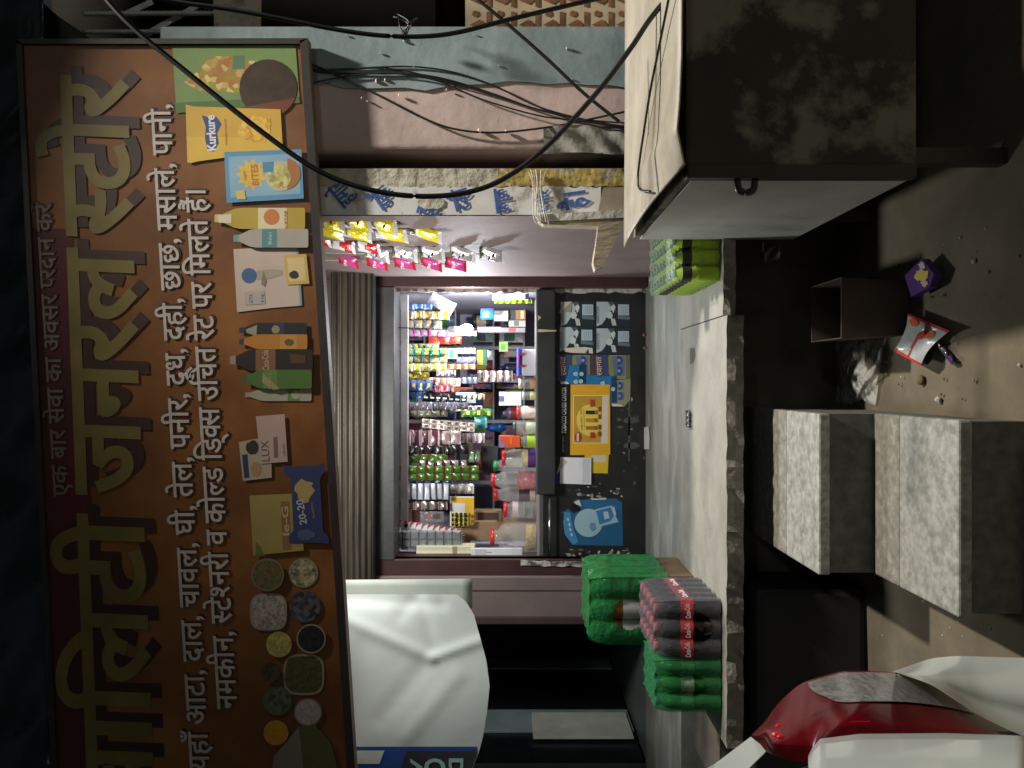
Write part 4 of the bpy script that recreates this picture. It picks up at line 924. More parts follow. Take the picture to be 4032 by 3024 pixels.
for k, (x0, y0, lb) in enumerate(((262, 822, "blue and gold advert partly hidden behind the blue bottles advert"), (655, 822, "blue and gold advert with curved symbols along the counter middle"))):
    pr = Poster("poster", lb, *z4([(x0 + 190, y0 + 150)])[0], "blue and gold adverts on the counter")
    pr.p(z4([(x0, y0), (x0 + 400, y0), (x0 + 404, y0 + 262), (x0 + 10, y0 + 290)]), (58, 76, 120)).p(z4([(x0 + 170, y0 + 4), (x0 + 396, y0 + 4), (x0 + 396, y0 + 262), (x0 + 180, y0 + 262)]), (150, 150, 110)).p(z4([(x0 + 200, y0 + 16), (x0 + 340, y0 + 16), (x0 + 340, y0 + 230), (x0 + 220, y0 + 230)]), (100, 120, 150)) \
      .p(z4([(x0 + 350, y0 + 4), (x0 + 396, y0 + 4), (x0 + 400, y0 + 262), (x0 + 352, y0 + 262)]), (92, 66, 46) if k == 0 else (120, 112, 80)).p(z4([(x0 + 160, y0 + 20), (x0 + 190, y0 + 20), (x0 + 196, y0 + 210), (x0 + 166, y0 + 210)]), (150, 140, 70))
    for q_ in (60, 175): pr.p(z4(circ(x0 + 262, y0 + q_, 50, 10, a0=-90, a1=90)), (40, 66, 150)).p(z4(circ(x0 + 278, y0 + q_, 18, 8)), (170, 170, 160))
    pr.t(["र", "वा", "ग", "त"], *z4([(x0 + 96, y0 + 228), (x0 + 86, y0 + 18)]), 22, (120, 40, 40), .05).t(["र", "वा", "ग", "त"], *z4([(x0 + 95, y0 + 226), (x0 + 85, y0 + 20)]), 21, (226, 216, 196), .0); pr.done()
pr = Poster("poster", "blue advert with dark bottle shapes above the yellow poster", *z4([(560, 1040)])[0], base=6)
pr.p(z4([(395, 935), (570, 925), (576, 1040), (690, 1045), (700, 1060), (900, 1045), (905, 1350), (845, 1345), (838, 1145), (405, 1142), (345, 1100), (370, 1060)]), (36, 120, 176)).p(z4([(500, 925), (572, 925), (576, 1135), (500, 1135)]), (20, 60, 90)).p(z4([(850, 1060), (902, 1050), (904, 1345), (850, 1340)]), (24, 70, 106))
for x, y in ((440, 1030), (440, 1115), (735, 1130)): pr.p(z4(circ(x, y, 34, 10, a0=-90, a1=90)), (16, 30, 44)).p(z4(circ(x + 20, y, 26, 10)), (170, 196, 206))
for x, y in ((525, 1030), (518, 1110), (868, 1195)): pr.p(z4(circ(x, y, 24, 10)), (176, 200, 210))
pr.done()
pr = Poster("poster", "pale advert with four blue curved symbols and torn corner at the counter middle", *z4([(960, 1220)])[0], "blue and gold adverts on the counter")
pr.p(z4([(840, 1085), (1058, 1085), (1055, 1310), (990, 1385), (850, 1372)]), (152, 152, 122))
for q_ in (1160, 1270): pr.p(z4([(905, q_ - 45), (985, q_ - 45), (985, q_ + 45), (905, q_ + 45)]), (106, 128, 160)).p(z4(circ(930, q_, 44, 10, a0=-90, a1=90)), (40, 66, 150)).p(z4(circ(942, q_, 16, 8)), (160, 164, 160))
pr.p(z4([(850, 1355), (950, 1360), (985, 1384), (860, 1382)]), (220, 220, 206)).done()
pr = Poster("poster", "yellow advert poster with framed gold picture of tall packs on the counter", *z4([(620, 1500)])[0], base=9)
Yq = [(2247, 1514), (2402, 1514), (2403, 1790), (2245, 1792)]
pr.p(Yq, (232, 172, 36)).p([(2257, 1556), (2396, 1556), (2394, 1746), (2256, 1746)], (232, 222, 190)).p([(2260, 1559), (2393, 1559), (2392, 1743), (2259, 1743)], (196, 150, 50)).p([(2372, 1559), (2393, 1559), (2392, 1743), (2366, 1743)], (222, 208, 190)) \
  .p(circ(2320, 1655, 50, 24, 62), (232, 206, 90)).t("SAME GREAT TASTE", (2294, 1694), (2291, 1608), 6, (70, 50, 20), .01).t("NEW ENGAGING DESIGN", (2303, 1684), (2300, 1610), 4, (90, 66, 26))
for yq, c_ in ((1685, (170, 110, 30)), (1655, (196, 130, 30)), (1624, (40, 34, 40))): pr.p([(2306, yq - 7), (2352, yq - 8), (2354, yq + 8), (2307, yq + 7)], c_).p([(2340, yq - 8), (2353, yq - 8), (2354, yq + 8), (2341, yq + 8)], (150, 100, 60))
for yq in (1610, 1640, 1680, 1708): pr.p([(2356, yq - 8), (2366, yq - 8), (2366, yq + 10), (2356, yq + 10)], (120, 84, 20))
pr.p(circ(2275, 1722, 12, 16, 20), (190, 50, 40)).p([(2271, 1706), (2279, 1706), (2279, 1738), (2271, 1738)], (224, 210, 190)).p([(2324, 1702), (2340, 1702), (2340, 1726), (2324, 1726)], (180, 60, 50)).p([(2324, 1574), (2338, 1574), (2338, 1602), (2324, 1602)], (190, 60, 50)).done()
pr = Poster("poster", "torn lower yellow poster showing beneath the larger yellow advert", 2350, 1825, base=4)
pr.p([(2300, 1785), (2397, 1785), (2393, 1864), (2310, 1862)], (222, 186, 40)).p([(2330, 1790), (2388, 1790), (2386, 1820), (2332, 1820)], (214, 206, 178)).done()
pr = Poster("poster", "black strip notice in white capitals reading about tobacco and cancer", 2218, 1640, base=2)
pr.p([(2192, 1496), (2244, 1512), (2244, 1796), (2190, 1796)], (12, 12, 13)).t("TOBACCO CAUSES CANCER", (2229, 1706), (2229, 1524), 17, (236, 236, 236), .018).t("STATUTORY WARNING", (2221, 1780), (2221, 1717), 7, (190, 190, 190), .01).p([(2208, 1502), (2240, 1502), (2240, 1512), (2208, 1512)], (220, 224, 230)).done()
pr = Poster("sticker", "white sticker with purple edge and curled corner beside the yellow posters", 2270, 1852, base=12)
pr.p([(2188, 1868), (2206, 1860), (2206, 1904), (2188, 1902)], (70, 30, 150)).p([(2206, 1800), (2330, 1803), (2328, 1908), (2205, 1904)], (232, 230, 236)).p([(2328, 1803), (2331, 1803), (2330, 1908), (2327, 1908)], (90, 50, 170)).p([(2294, 1806), (2322, 1806), (2320, 1902), (2294, 1900)], (208, 206, 216)).p([(2190, 1870), (2212, 1800), (2234, 1818), (2206, 1850)], (186, 180, 170)).done()
pr = Poster("poster", "torn blue poster with a pale round light bulb at the left of the counter", 2340, 2060)
BQ = z5([(430, 900), (470, 866), (520, 880), (640, 880), (870, 868), (965, 905), (972, 1120), (978, 1380), (430, 1370), (345, 1260), (325, 1130), (335, 1010), (375, 975), (440, 1030), (520, 975)])
pr.p(BQ, (36, 96, 140)).p(z5([(600, 870), (900, 866), (960, 905), (968, 985), (700, 985), (560, 960), (520, 900)]), (44, 106, 150)).p(z5([(335, 1010), (400, 1020), (430, 1180), (490, 1340), (430, 1370), (345, 1260), (325, 1130)]), (70, 140, 190)).p(z5(circ(600, 1130, 154, 26)), (160, 190, 200)) \
  .p(z5([(670, 985), (850, 940), (900, 1060), (930, 1120), (730, 1170), (690, 1080)]), (160, 190, 200)).p(z5([(680, 1000), (840, 960), (880, 1050), (840, 1110), (720, 1150), (700, 1060)]), (54, 126, 190)).p(z5([(760, 1010), (810, 1005), (830, 1075), (775, 1095)]), (196, 200, 206)).p(z5([(850, 960), (880, 950), (905, 1040), (880, 1060)]), (190, 200, 200)) \
  .p(z5([(620, 1130), (670, 1130), (680, 1200), (640, 1225), (610, 1180)]), (100, 150, 190)).p(z5([(440, 905), (500, 880), (525, 950), (470, 930)]), (216, 206, 196)).p(z5([(470, 1010), (525, 990), (440, 930), (400, 960)]), (20, 20, 20)).p(z5([(620, 860), (700, 866), (800, 858), (790, 878), (640, 880)]), (206, 204, 196))
for x, y in ((365, 1075), (380, 1130), (390, 1185), (405, 1240)): pr.p(z5([(x, y), (x + 22, y + 4), (x + 28, y + 36), (x + 6, y + 34)]), (190, 206, 214))
pr.done()
rn = random.Random(11); m = MB()
for k in range(60):
    x, y = rn.uniform(2230, 2500), rn.choice([rn.uniform(2160, 2200), rn.uniform(1900, 1960), rn.uniform(1560, 1800) if rn.random() < .5 else rn.uniform(2150, 2200)])
    if x < 2420 and 1500 < y < 1880: x = rn.uniform(2425, 2510)
    m = MB(); m.poly([P(a, b2, YCN - .0008) for a, b2 in blob(x, y, rn.uniform(2, 11), rn.uniform(2, 8), n=7, j=.5, seed=k)], flat(rn.choice([(150, 150, 146), (96, 96, 94), (190, 190, 184), (70, 66, 62)]))); m.build("sticker_scrap", ct)
for y in (1655, 1755): 
    m = MB(); m.poly([P(a, b2, YCN - .0008) for a, b2 in [(2474, y - 95), (2482, y - 95), (2480, y + 60), (2474, y + 60)]], flat((84, 84, 82))); m.poly([P(a, b2, YCN - .0008) for a, b2 in blob(2486, y, 32, 14, seed=y)], flat((84, 84, 80))); m.build("glue_stain", ct)

# ---------------------------------------------------------------- the lit inside of the shop
K_ = 700 / 2212
def zz(zx, zy, k): return 1500 + K_ * zx, (1100, 1600, 1800)[k] + K_ * zy
BP = P(1838, 1298, 4.35)
lamp("shop_bulb_light", 'POINT', BP, 26, (0.90, 0.95, 1.0), shadow_soft_size=.035)
bl = empty("light_bulb", BP, "bright white bulb hanging in the middle of the shop", "bulb")
m = MB(); m.lathe([(.012, .055), (.016, .040), (.030, .015), (.033, -.005), (.026, -.025), (.012, -.034), (.001, -.036)][::-1], BP, mat("glowing_bulb", (.9, .95, 1), emit=60)); gb = m.build("globe", bl)
gb.visible_shadow = False
m = MB(); m.lathe([(.018, .05), (.020, .06), (.018, .10), (.006, .11)], BP, mat("white_bulb_holder", (.6, .6, .6), .4)); m.tube([BP + Vector((0, 0, .10)), BP + Vector((.01, .02, .3)), BP + Vector((.03, .05, 2.45 - BP.z))], .003, RUB); m.build("holder", bl)

FA, FT, FO = foil("amber", (176, 132, 24)), foil("teal", (40, 150, 160)), foil("orange", (225, 90, 30))
FB, FM, FK = foil("blue", (40, 90, 170)), foil("maroon", (96, 40, 60)), foil("black", (24, 24, 28))
FGR, FOL, FGY = foil("grey", (120, 122, 130)), foil("lime_olive", (160, 160, 40)), foil("blue_grey", (96, 110, 130))
FLG, FBR, FCR, FLB = foil("leaf_green", (70, 140, 36)), foil("brown", (110, 76, 40)), foil("cream", (220, 214, 200)), foil("pale_blue", (150, 176, 200))
SG = "sachet strips hanging in the shop opening"
def sachets(label, k, zy0, zy1, zx0, zx1, n, mA, mB, split=.55, Y=4.5, cols=1, dz=0., seal=None, fat=.16, mk=None, name="sachet_strip"):
    """a vertical strip of n small sachets; dz = sideways drift of the strip along its length (zoom units)"""
    xA, yA = zz(zx0, zy0, k); xB, yB = zz(zx1, zy1, k)
    e = empty(name, P(xA, (yA + yB) / 2, Y), label, "sachet strip", SG)
    hh = (xB - xA) / n / F * Y; ww = (yB - yA) / cols / F * Y
    pr = MB(); pillow(pr, ww, hh * .98, min(ww, hh) * fat, mA, mB, split, seal=seal or mB, nu=5, nv=6, seed=len(label))
    if mk: mk(pr, ww, hh)
    me = pr.mesh("sachet")
    for i in range(n):
        for c in range(cols):
            o = bpy.data.objects.new("sachet", me); C.objects.link(o); o.parent = e
            t = (i + .5) / n
            y = yA + (yB - yA) * (c + .5) / cols + dz * K_ * t
            o.location = P(xA + (xB - xA) * t, y, Y + .012 * math.sin(i * 1.3 + c)) - e.location
            o.rotation_euler = (.10 * math.sin(i * 2.1), math.atan2(dz * K_, xB - xA) + .03 * math.sin(i), .22 * math.sin(i * 1.7 + zy0)); W0[o] = Vector((0, 0, 0))
    return e
def band(c, z0=-.3, z1=.05, w_=.8):
    return lambda mb, ww, hh: mb.poly([(-ww * w_ / 2, -min(ww, hh) * .2, hh * z0), (ww * w_ / 2, -min(ww, hh) * .2, hh * z0), (ww * w_ / 2, -min(ww, hh) * .2, hh * z1), (-ww * w_ / 2, -min(ww, hh) * .2, hh * z1)], flat(c))
sachets("blue round sachets at the top right end of the hanging rail", 0, 305, 385, 300, 640, 3, FB, FLB, .7, 4.52)
sachets("amber gold sachets hanging first below the blue ones", 0, 392, 500, 292, 850, 5, FA, FCR, .70, 4.50, mk=band((120, 84, 20), -.35, -.2))
sachets("amber and white sachets hanging second from the frame", 0, 505, 618, 292, 760, 4, FA, FGR, .45, 4.47)
sachets("clear sachets with pink edges hanging above the orange pair", 0, 622, 712, 292, 910, 6, FGR, FP, .84, 4.50)
sachets("red and orange packets tilted beside the glowing bulb", 0, 712, 812, 590, 1000, 3, FO, FR, .5, 4.62, dz=-10)
sachets("olive sachets with pink corners hanging just above the teal ones", 0, 798, 862, 300, 720, 5, FOL, FGR, .6, 4.52)
sachets("teal edged olive sachets below the pink cornered ones", 0, 852, 945, 300, 830, 5, FOL, FT, .74, 4.47)
sachets("shiny yellow sachets with grey tops hanging mid rail", 0, 945, 1042, 290, 826, 5, FOL, FGR, .62, 4.49)
sachets("wide yellow sachets with creased tops hanging mid rail", 0, 1044, 1148, 290, 820, 5, FOL, FCR, .78, 4.46)
sachets("short yellow sachets below the wide yellow strip", 0, 1150, 1238, 290, 604, 3, FOL, FA, .7, 4.48)
sachets("red white and blue striped packets beside the yellow sachets", 0, 1126, 1200, 690, 930, 3, FR, FCR, .5, 4.56, mk=band((40, 80, 180), .1, .3))
def cdots(mb, ww, hh):
    for a in (-.25, .25): mb.lathe([(ww * .14, 0), (ww * .1, .002), (.0004, .003)], (ww * a, -min(ww, hh) * .2, hh * .15), flat((220, 70, 70)), n=8)
sachets("pink and yellow candy cards in two rows", 0, 1212, 1325, 480, 990, 6, FCR, foil("salmon", (235, 150, 130)), .5, 4.50, dz=14, mk=cdots)
sachets("silver and blue sachets with bright blue flashes", 0, 1242, 1390, 262, 640, 4, FGY, FB, .72, 4.47, mk=band((200, 170, 90), -.2, .1, .3))
sachets("red and white striped packets slanting over the black strip", 0, 1312, 1415, 640, 860, 3, FCR, FR, .55, 4.54, dz=-20, mk=band((70, 90, 190), -.4, -.2))
sachets("small blue sachets in the rail shadow beside the black strip", 0, 1392, 1500, 258, 520, 3, FGY, FB, .5, 4.49)
sachets("black pouches with white lettering hanging in a long strip", 0, 1405, 1520, 520, 1070, 7, FK, foil("dark_blue", (30, 36, 50)), .85, 4.50, dz=40, mk=lambda mb, ww, hh: put_text(mb, "LOGO"[0:1] + "EO", lambda u, v: (-ww * .1 + v / .7 * ww * .2, -min(ww, hh) * .21, -hh * .28 + hh * .56 * u), flat((225, 225, 225)), .02) if False else band((210, 212, 214), -.3, .3, .16)(mb, ww, hh))
sachets("grey blue oval sachets in a long overlapping strip", 0, 1522, 1625, 266, 1090, 11, FGY, FGR, .6, 4.46, mk=cdots)
sachets("dull yellow sachets below the grey blue ovals", 1, 48, 132, 266, 830, 6, foil("mustard", (150, 132, 50)), FGY, .55, 4.48)
sachets("white cards with black print near the green packs", 1, 0, 68, 860, 1262, 4, FW, FCR, .5, 4.56, dz=-14, mk=band((60, 60, 66), -.25, .15, .6))
sachets("teal and yellow packs hanging at the far end of the white cards", 1, 20, 135, 1000, 1390, 3, FT, FLG, .5, 4.66, mk=band((220, 200, 60), -.3, 0, .5))
sachets("white picture cards in twin columns slanting downward", 1, 150, 270, 510, 1165, 7, FW, FCR, .5, 4.49, cols=2, dz=52, fat=.06, mk=band((150, 90, 70), -.3, .1, .55))
sachets("pale teal sweet packs below the white picture cards", 1, 132, 270, 1162, 1322, 1, FT, foil("pale_teal", (120, 200, 196)), .6, 4.58)
sachets("maroon pouches with pale tops in a broad strip", 1, 285, 495, 258, 730, 4, FM, foil("pale_pink", (205, 180, 184)), .80, 4.46)
sachets("pale pink open pouches continuing the maroon strip", 1, 296, 478, 720, 1000, 2, foil("pale_pink", (205, 180, 184)), FCR, .85, 4.49, mk=band((150, 110, 116), -.45, -.1, .5))
sachets("glossy black and silver sachets with pink glints", 1, 484, 600, 250, 1100, 8, FK, foil("dark_silver", (90, 84, 90), metal=.7), .55, 4.45)
sachets("white and red printed strip under the black sachets", 1, 580, 640, 370, 830, 4, FW, FR, .7, 4.54)
sachets("bright green sachets in a short slanting strip", 1, 612, 720, 248, 830, 5, FLG, foil("brown_green", (110, 110, 40)), .75, 4.48, dz=-20)
sachets("silver blister strip with maroon edge between green strips", 1, 665, 760, 470, 1080, 6, FS, FM, .8, 4.46)
sachets("bright green sachets with brown stripes in a double column", 1, 735, 925, 232, 1222, 9, FLG, FBR, .78, 4.44, cols=2)
sachets("dark blue tops row above the white tall sachets", 1, 905, 960, 240, 900, 6, foil("night_blue", (24, 36, 60)), FGY, .6, 4.52)
sachets("tall white sachets with thin blue edges", 1, 950, 1170, 215, 850, 8, FW, foil("violet_blue", (110, 120, 170)), .88, 4.44, fat=.22, mk=band((150, 160, 180), -.1, .1, .3))
sachets("brown and silver coffee sachets below the white ones", 1, 1180, 1290, 210, 830, 6, FBR, FS, .6, 4.46)
for lb, k, a, b, x0, x1, n, mA, mB in (
    ("mauve sachets hanging behind the clear pink edged strip", 0, 640, 705, 920, 1190, 3, foil("mauve", (170, 150, 180)), FCR),
    ("pale blue and silver sachets behind the teal edged strip", 0, 850, 930, 955, 1180, 3, FLB, FS),
    ("dusky violet sachets behind the shiny yellow strip", 0, 960, 1040, 830, 1180, 4, foil("violet", (110, 100, 160)), FGR),
    ("cream and orange sachets behind the wide yellow strip", 0, 1050, 1120, 830, 1180, 4, FCR, FO),
    ("silver grey sachets behind the candy cards", 0, 1215, 1300, 1000, 1200, 3, FS, FGY),
    ("tan coffee sachets hanging behind the black pouches", 0, 1420, 1500, 1090, 1290, 3, FBR, FCR),
    ("rose and white sachets behind the maroon pouches", 1, 330, 460, 1010, 1290, 4, foil("rose", (190, 120, 130)), FW),
    ("lilac and green sachets behind the green double column", 1, 560, 700, 1090, 1240, 2, foil("lilac", (170, 150, 190)), FLG),
    ("silver cards behind the tall white sachets", 1, 960, 1090, 860, 1160, 3, FS, FCR)):
    sachets(lb, k, a, b, x0, x1, n, mA, mB, .6, 4.66)
def boxy(name, label, cat, k, zx0, zx1, zy0, zy1, Y, dp, mt, grp=None, marks=(), part=None, bev=.002):
    (xA, yA), (xB, yB) = zz(zx0, zy0, k), zz(zx1, zy1, k)
    a, b_ = P(xA, yA, Y), P(xB, yB, Y); mb = MB(); mb.box((a.x, Y, a.z), (b_.x, Y + dp, b_.z), mt)
    for n_, (u0, u1, v0, v1, c) in enumerate(marks):   # u across (left to right), v from the top down
        xl_, xr_ = min(a.x, b_.x), max(a.x, b_.x); zt, zb = max(a.z, b_.z), min(a.z, b_.z); yq = Y - .0012 - .0006 * n_
        mb.poly([(xl_ + (xr_ - xl_) * u0, yq, zt + (zb - zt) * v0), (xl_ + (xr_ - xl_) * u0, yq, zt + (zb - zt) * v1), (xl_ + (xr_ - xl_) * u1, yq, zt + (zb - zt) * v1), (xl_ + (xr_ - xl_) * u1, yq, zt + (zb - zt) * v0)], flat(c) if isinstance(c, tuple) else c)
    return tag(mb.build(name, bevel=bev), label, cat, grp)
boxy("biscuit_packet", "maroon and cream biscuit packets on the left of the shop opening", "packet", 1, 220, 488, 1290, 1440, 4.50, .05, foil("cream", (220, 214, 200)), marks=((0, 1, .62, 1, (96, 30, 34)), (.1, .9, .1, .5, (214, 180, 160))))
boxy("grey_packet", "grey foil packet with a round mark hanging beside the biscuits", "packet", 1, 486, 782, 1312, 1440, 4.49, .03, foil("silver_grey", (150, 150, 156), metal=.4), marks=((.2, .8, .30, .42, (200, 90, 70)), (.3, .8, .55, .85, (90, 70, 70))))
# jagged red and white paper strip
m = MB(); jw = flat((235, 228, 230)); jr = flat((190, 60, 66)); 
for k in range(11):
    x0 = 130 + 72 * k; y0 = 1412 + 11 * k; z_ = .004 * (k % 2)
    m.prism([P(*zz(x0, y0 + 50, 1), 4.42 + z_), P(*zz(x0 + 96, y0 - 4, 1), 4.42 + z_), P(*zz(x0 + 80, y0 + 72, 1), 4.42 + z_), P(*zz(x0 + 30, y0 + 82, 1), 4.42 + z_)], (0, .004, 0), jw)
    m.prism([P(*zz(x0 + 96, y0 - 4, 1), 4.415 + z_), P(*zz(x0 + 130, y0 + 6, 1), 4.415 + z_), P(*zz(x0 + 80, y0 + 72, 1), 4.415 + z_)], (0, .004, 0), jr)
tag(m.build("zigzag_strip"), "red and white zigzag paper strip hanging above the silver blister tray", "paper strip")
bt = empty("blister_tray", P(*zz(590, 1650, 1), 4.42), "silver grey blister card leaning at the left of the shop opening", "tray")
m = MB(); a, b_ = P(*zz(172, 1552, 1), 4.40), P(*zz(1010, 1752, 1), 4.40); BLI = mat("blister_silver", (.34, .36, .38), .3, metal=.5, var=.2, vs=40)
m.box((min(a.x, b_.x), 4.40, min(a.z, b_.z)), (max(a.x, b_.x), 4.41, max(a.z, b_.z)), BLI); m.build("card", bt)
m = MB()
for r_ in range(2):
    for c in range(8):
        p = P(*zz(215 + 104 * c, 1600 + 100 * r_, 1), 4.40); s = .030
        m.add([p + Vector(q_) for q_ in ((-.026, 0, -.026), (.026, 0, -.026), (.026, 0, .026), (-.026, 0, .026), (-.018, -.014, -.018), (.018, -.014, -.018), (.018, -.014, .018), (-.018, -.014, .018))], [(4, 5, 6, 7), (0, 1, 5, 4), (1, 2, 6, 5), (2, 3, 7, 6), (3, 0, 4, 7)], BLI)
m.build("blister_row", bt)
boxy("booklet_stack", "cream booklets stacked on the counter under the silver blister card", "booklets", 2, 440, 1165, 1110, 1200, 4.36, .10, flat((220, 216, 180)), marks=((.0, .4, .0, .95, (236, 232, 210)), (.0, 1, .62, .7, (160, 150, 110))))
boxy("paper_card", "white printed card lying at the left end of the counter", "card", 2, 1120, 1760, 1135, 1250, 4.33, .02, flat((232, 232, 236)), marks=((.1, .9, .08, .30, (206, 206, 210)), (.55, .62, .3, .4, (80, 120, 200))))
yc = boxy("yellow_card", "white bordered yellow advert card standing among the sweets", "card", 2, 858, 1158, 490, 860, 4.52, .004, flat((236, 234, 226)), marks=((.03, .97, .05, 1, (228, 180, 40)), (.0, .0, 0, 0, (0, 0, 0)), (.28, .78, .08, .62, (222, 220, 222)), (.02, .30, .30, .5, (226, 190, 60)), (.3, .45, .66, .84, (110, 84, 90))))
sachets("black and pink pencils with yellow tops in front of the yellow card", 2, 690, 860, 880, 1100, 4, foil("yellow_top", (235, 215, 30)), FK, .5, 4.47, cols=3, fat=.25)
cb_ = empty("card_carton", P(*zz(1240, 1000, 2), 4.46), "brown carton holding many tan sticks on the counter", "carton")
CBD = mat("tan_cardboard", (.30, .19, .11), .85, var=.15)
m = MB(); a, b_ = P(*zz(1020, 850, 2), 4.44), P(*zz(1440, 1090, 2), 4.44)
m.box((P(*zz(1030, 850, 2), 4.44).x, 4.56, ZC), (P(*zz(1030, 1090, 2), 4.44).x, 4.70, CH - (zz(1030, 0, 2)[0] - 2016) / F * 4.44), CBD); m.build("box", cb_, bevel=.003)
m = MB(); TAN = mat("tan_sticks", (.50, .36, .22), .7, var=.3, vs=60)
for k in range(22):
    p = P(*zz(1010, 862 + 10 * k, 2), 4.60 + .004 * (k % 3)); m.tube([p + Vector((0, 0, -.05)), p + Vector((.004, -.01, .06 + .02 * (k % 4) / 4))], .0045, TAN, n=6)
m.build("stick", cb_); 
boxy("wooden_tray", "small open wooden tray with pale edges behind the tan carton", "tray", 2, 1150, 1500, 680, 870, 4.62, .12, CBD, marks=((0, 1, 0, .10, (196, 170, 140)), (.06, .94, .16, .9, (70, 50, 40))))
# jars
CLRP = film("clear_jar_plastic", (.85, .84, .82), .17, rough=.06, bump=.05)
def jar(label, k, zlx, zbx, zy0, zy1, lidc, cont, ctop, Y=4.52, lidw=.8, lab=None, grp="sweet jars on the counter"):
    (xl_, ya), (xb_, yb) = zz(zlx, zy0, k), zz(zbx, zy1, k); yc_ = (ya + yb) / 2
    r = abs(yb - ya) / 2 / F * Y; zt = CH - (xl_ - 2016) / F * Y; zb = ZC; H = zt - zb
    p = P(2016, yc_, Y); e = empty("sweet_jar", (p.x, Y, zb), label, "jar", grp)
    m = MB(); lh = min(.020, H * .12)
    m.lathe([(r * .92, 0), (r, .008), (r * 1.0, H * .30), (r * .985, H * .33), (r, H * .36), (r, H * .66), (r * .9, H * .76), (r * lidw * .92, H * .84), (r * lidw * .92, H - lh)], (p.x, Y, zb), CLRP, n=24, cap=False); m.build("jar_body", e)
    m = MB(); lm_ = mat("lid_%d_%d_%d" % lidc, L(lidc), .35, var=.05)
    m.lathe([(r * lidw, H - lh - .002), (r * lidw * 1.02, H - lh + .002), (r * lidw * 1.02, H - .003), (r * lidw * .9, H), (.001, H)], (p.x, Y, zb), lm_, n=24); m.build("lid", e)
    if cont:
        zc = max(.02, (CH - (zz(ctop, 0, k)[0] - 2016) / F * Y) - zb); m = MB(); rn = random.Random(int(zy0))
        m.lathe([(r * .86, .006), (r * .93, .02), (r * .93, zc * .9), (r * .5, zc), (.001, zc * .98)], (p.x, Y, zb), cont, n=20); m.build("sweets", e)
    if lab:
        m = MB(); (u0, u1, c) = lab; m.lathe([(r * 1.012, H * u0), (r * 1.012, H * u1)], (p.x, Y, zb), flat(c), n=24, cap=False); m.build("label", e)
RS, GS_, YS, PS = speck("red_sweets", (.30, .02, .05), (.62, .12, .16), 70, .3, bump=.6), speck("gold_sweets", (.36, .22, .02), (.62, .46, .10), 60, .3, bump=.6), speck("pale_yellow_sweets", (.50, .42, .14), (.66, .58, .26), 50, bump=.3), speck("pink_sweets", (.60, .42, .36), (.70, .56, .48), 60, bump=.2)
jar("large jar of dark red sweets with red lid, fullest of the row", 1, 1367, 1930, 800, 1040, (205, 30, 30), RS, 1690, Y=4.50, lidw=.72)
jar("clear jar with red lid standing left of the red sweets", 1, 1402, 2000, 1010, 1190, (205, 36, 36), PS, 1780, Y=4.58, lidw=.85, lab=(.15, .4, (70, 50, 60)))
jar("clear jar with red lid and red and white labels further left", 1, 1522, 2040, 1180, 1390, (210, 34, 34), speck("brown_sweets", (.10, .05, .05), (.30, .14, .14), 60), 1900, Y=4.47, lidw=.86, lab=(.55, .72, (214, 190, 186)))
jar("big round jar with red lid and gold wrapped sweets at the left end", 1, 1362, 2050, 1450, 1800, (214, 40, 36), GS_, 1800, Y=4.41, lidw=.55)
jar("clear jar with red lid and pale yellow sweets beside the orange box", 1, 1503, 1930, 530, 760, (214, 44, 50), YS, 1750, Y=4.55, lidw=.82, lab=(.02, .24, (90, 50, 130)))
jar("clear jar with green lid half hidden behind the red lidded jars", 1, 1396, 1930, 640, 840, (40, 160, 90), None, 0, Y=4.70, lidw=.7)
jar("small jar of pinkish sweets with red lid near the white sticker", 1, 1688, 1930, -10, 160, (214, 60, 40), PS, 1740, Y=4.48, lidw=.94)
jar("ribbed clear jar with dark lid above the lime labelled one", 1, 1640, 1930, 168, 360, (60, 74, 70), speck("green_sweets", (.30, .36, .22), (.46, .50, .34), 50), 1800, Y=4.48, lidw=.9)
jar("clear jar with lime label under the orange carton", 1, 1720, 1930, 360, 520, (150, 170, 60), None, 0, Y=4.46, lidw=.8, lab=(.1, .55, (150, 180, 30)))
jar("white topped jar with orange label beside the blue lidded tub", 0, 1712, 1940, 1215, 1370, (214, 214, 206), speck("orange_sweets", (.50, .20, .05), (.62, .30, .08), 50), 1850, Y=4.46, lidw=.9)
jar("small white jar with green label below the orange labelled jar", 0, 1756, 1940, 1385, 1505, (206, 200, 200), speck("olive_sweets", (.30, .32, .04), (.44, .46, .08), 50), 1850, Y=4.46, lidw=.9)
# tub with blue lid
e = empty("storage_tub", P(*zz(1940, 1030, 0), 4.45), "pale tub with blue lid and red clasps on the counter", "tub")
a, b_ = P(*zz(1740, 870, 0), 4.40), P(*zz(1740, 1200, 0), 4.40)
m = MB(); m.box((b_.x, 4.37, ZC), (a.x, 4.60, a.z), mat("milky_tub", (.58, .58, .64), .4, var=.05)); m.build("tub_body", e, bevel=.012)
m = MB(); t_ = CH - (zz(1692, 0, 0)[0] - 2016) / F * 4.4; m.box((b_.x - .008, 4.36, a.z), (a.x + .008, 4.61, t_), mat("blue_plastic_lid", (.05, .09, .50), .3)); m.build("lid", e, bevel=.008)
m = MB(); CLA = mat("red_clasp", (.40, .03, .05), .4)
for y in (935, 1080): p = P(*zz(1745, y, 0), 4.365); m.box((p.x - .006, 4.355, p.z - .02), (p.x + .006, 4.368, p.z + .02), CLA)
p, p2 = P(*zz(1716, 935, 0), 4.352), P(*zz(1716, 1080, 0), 4.352); m.box((p2.x, 4.348, p.z - .004), (p.x, 4.356, p.z + .004), CLA); m.build("clasp", e, bevel=.001)
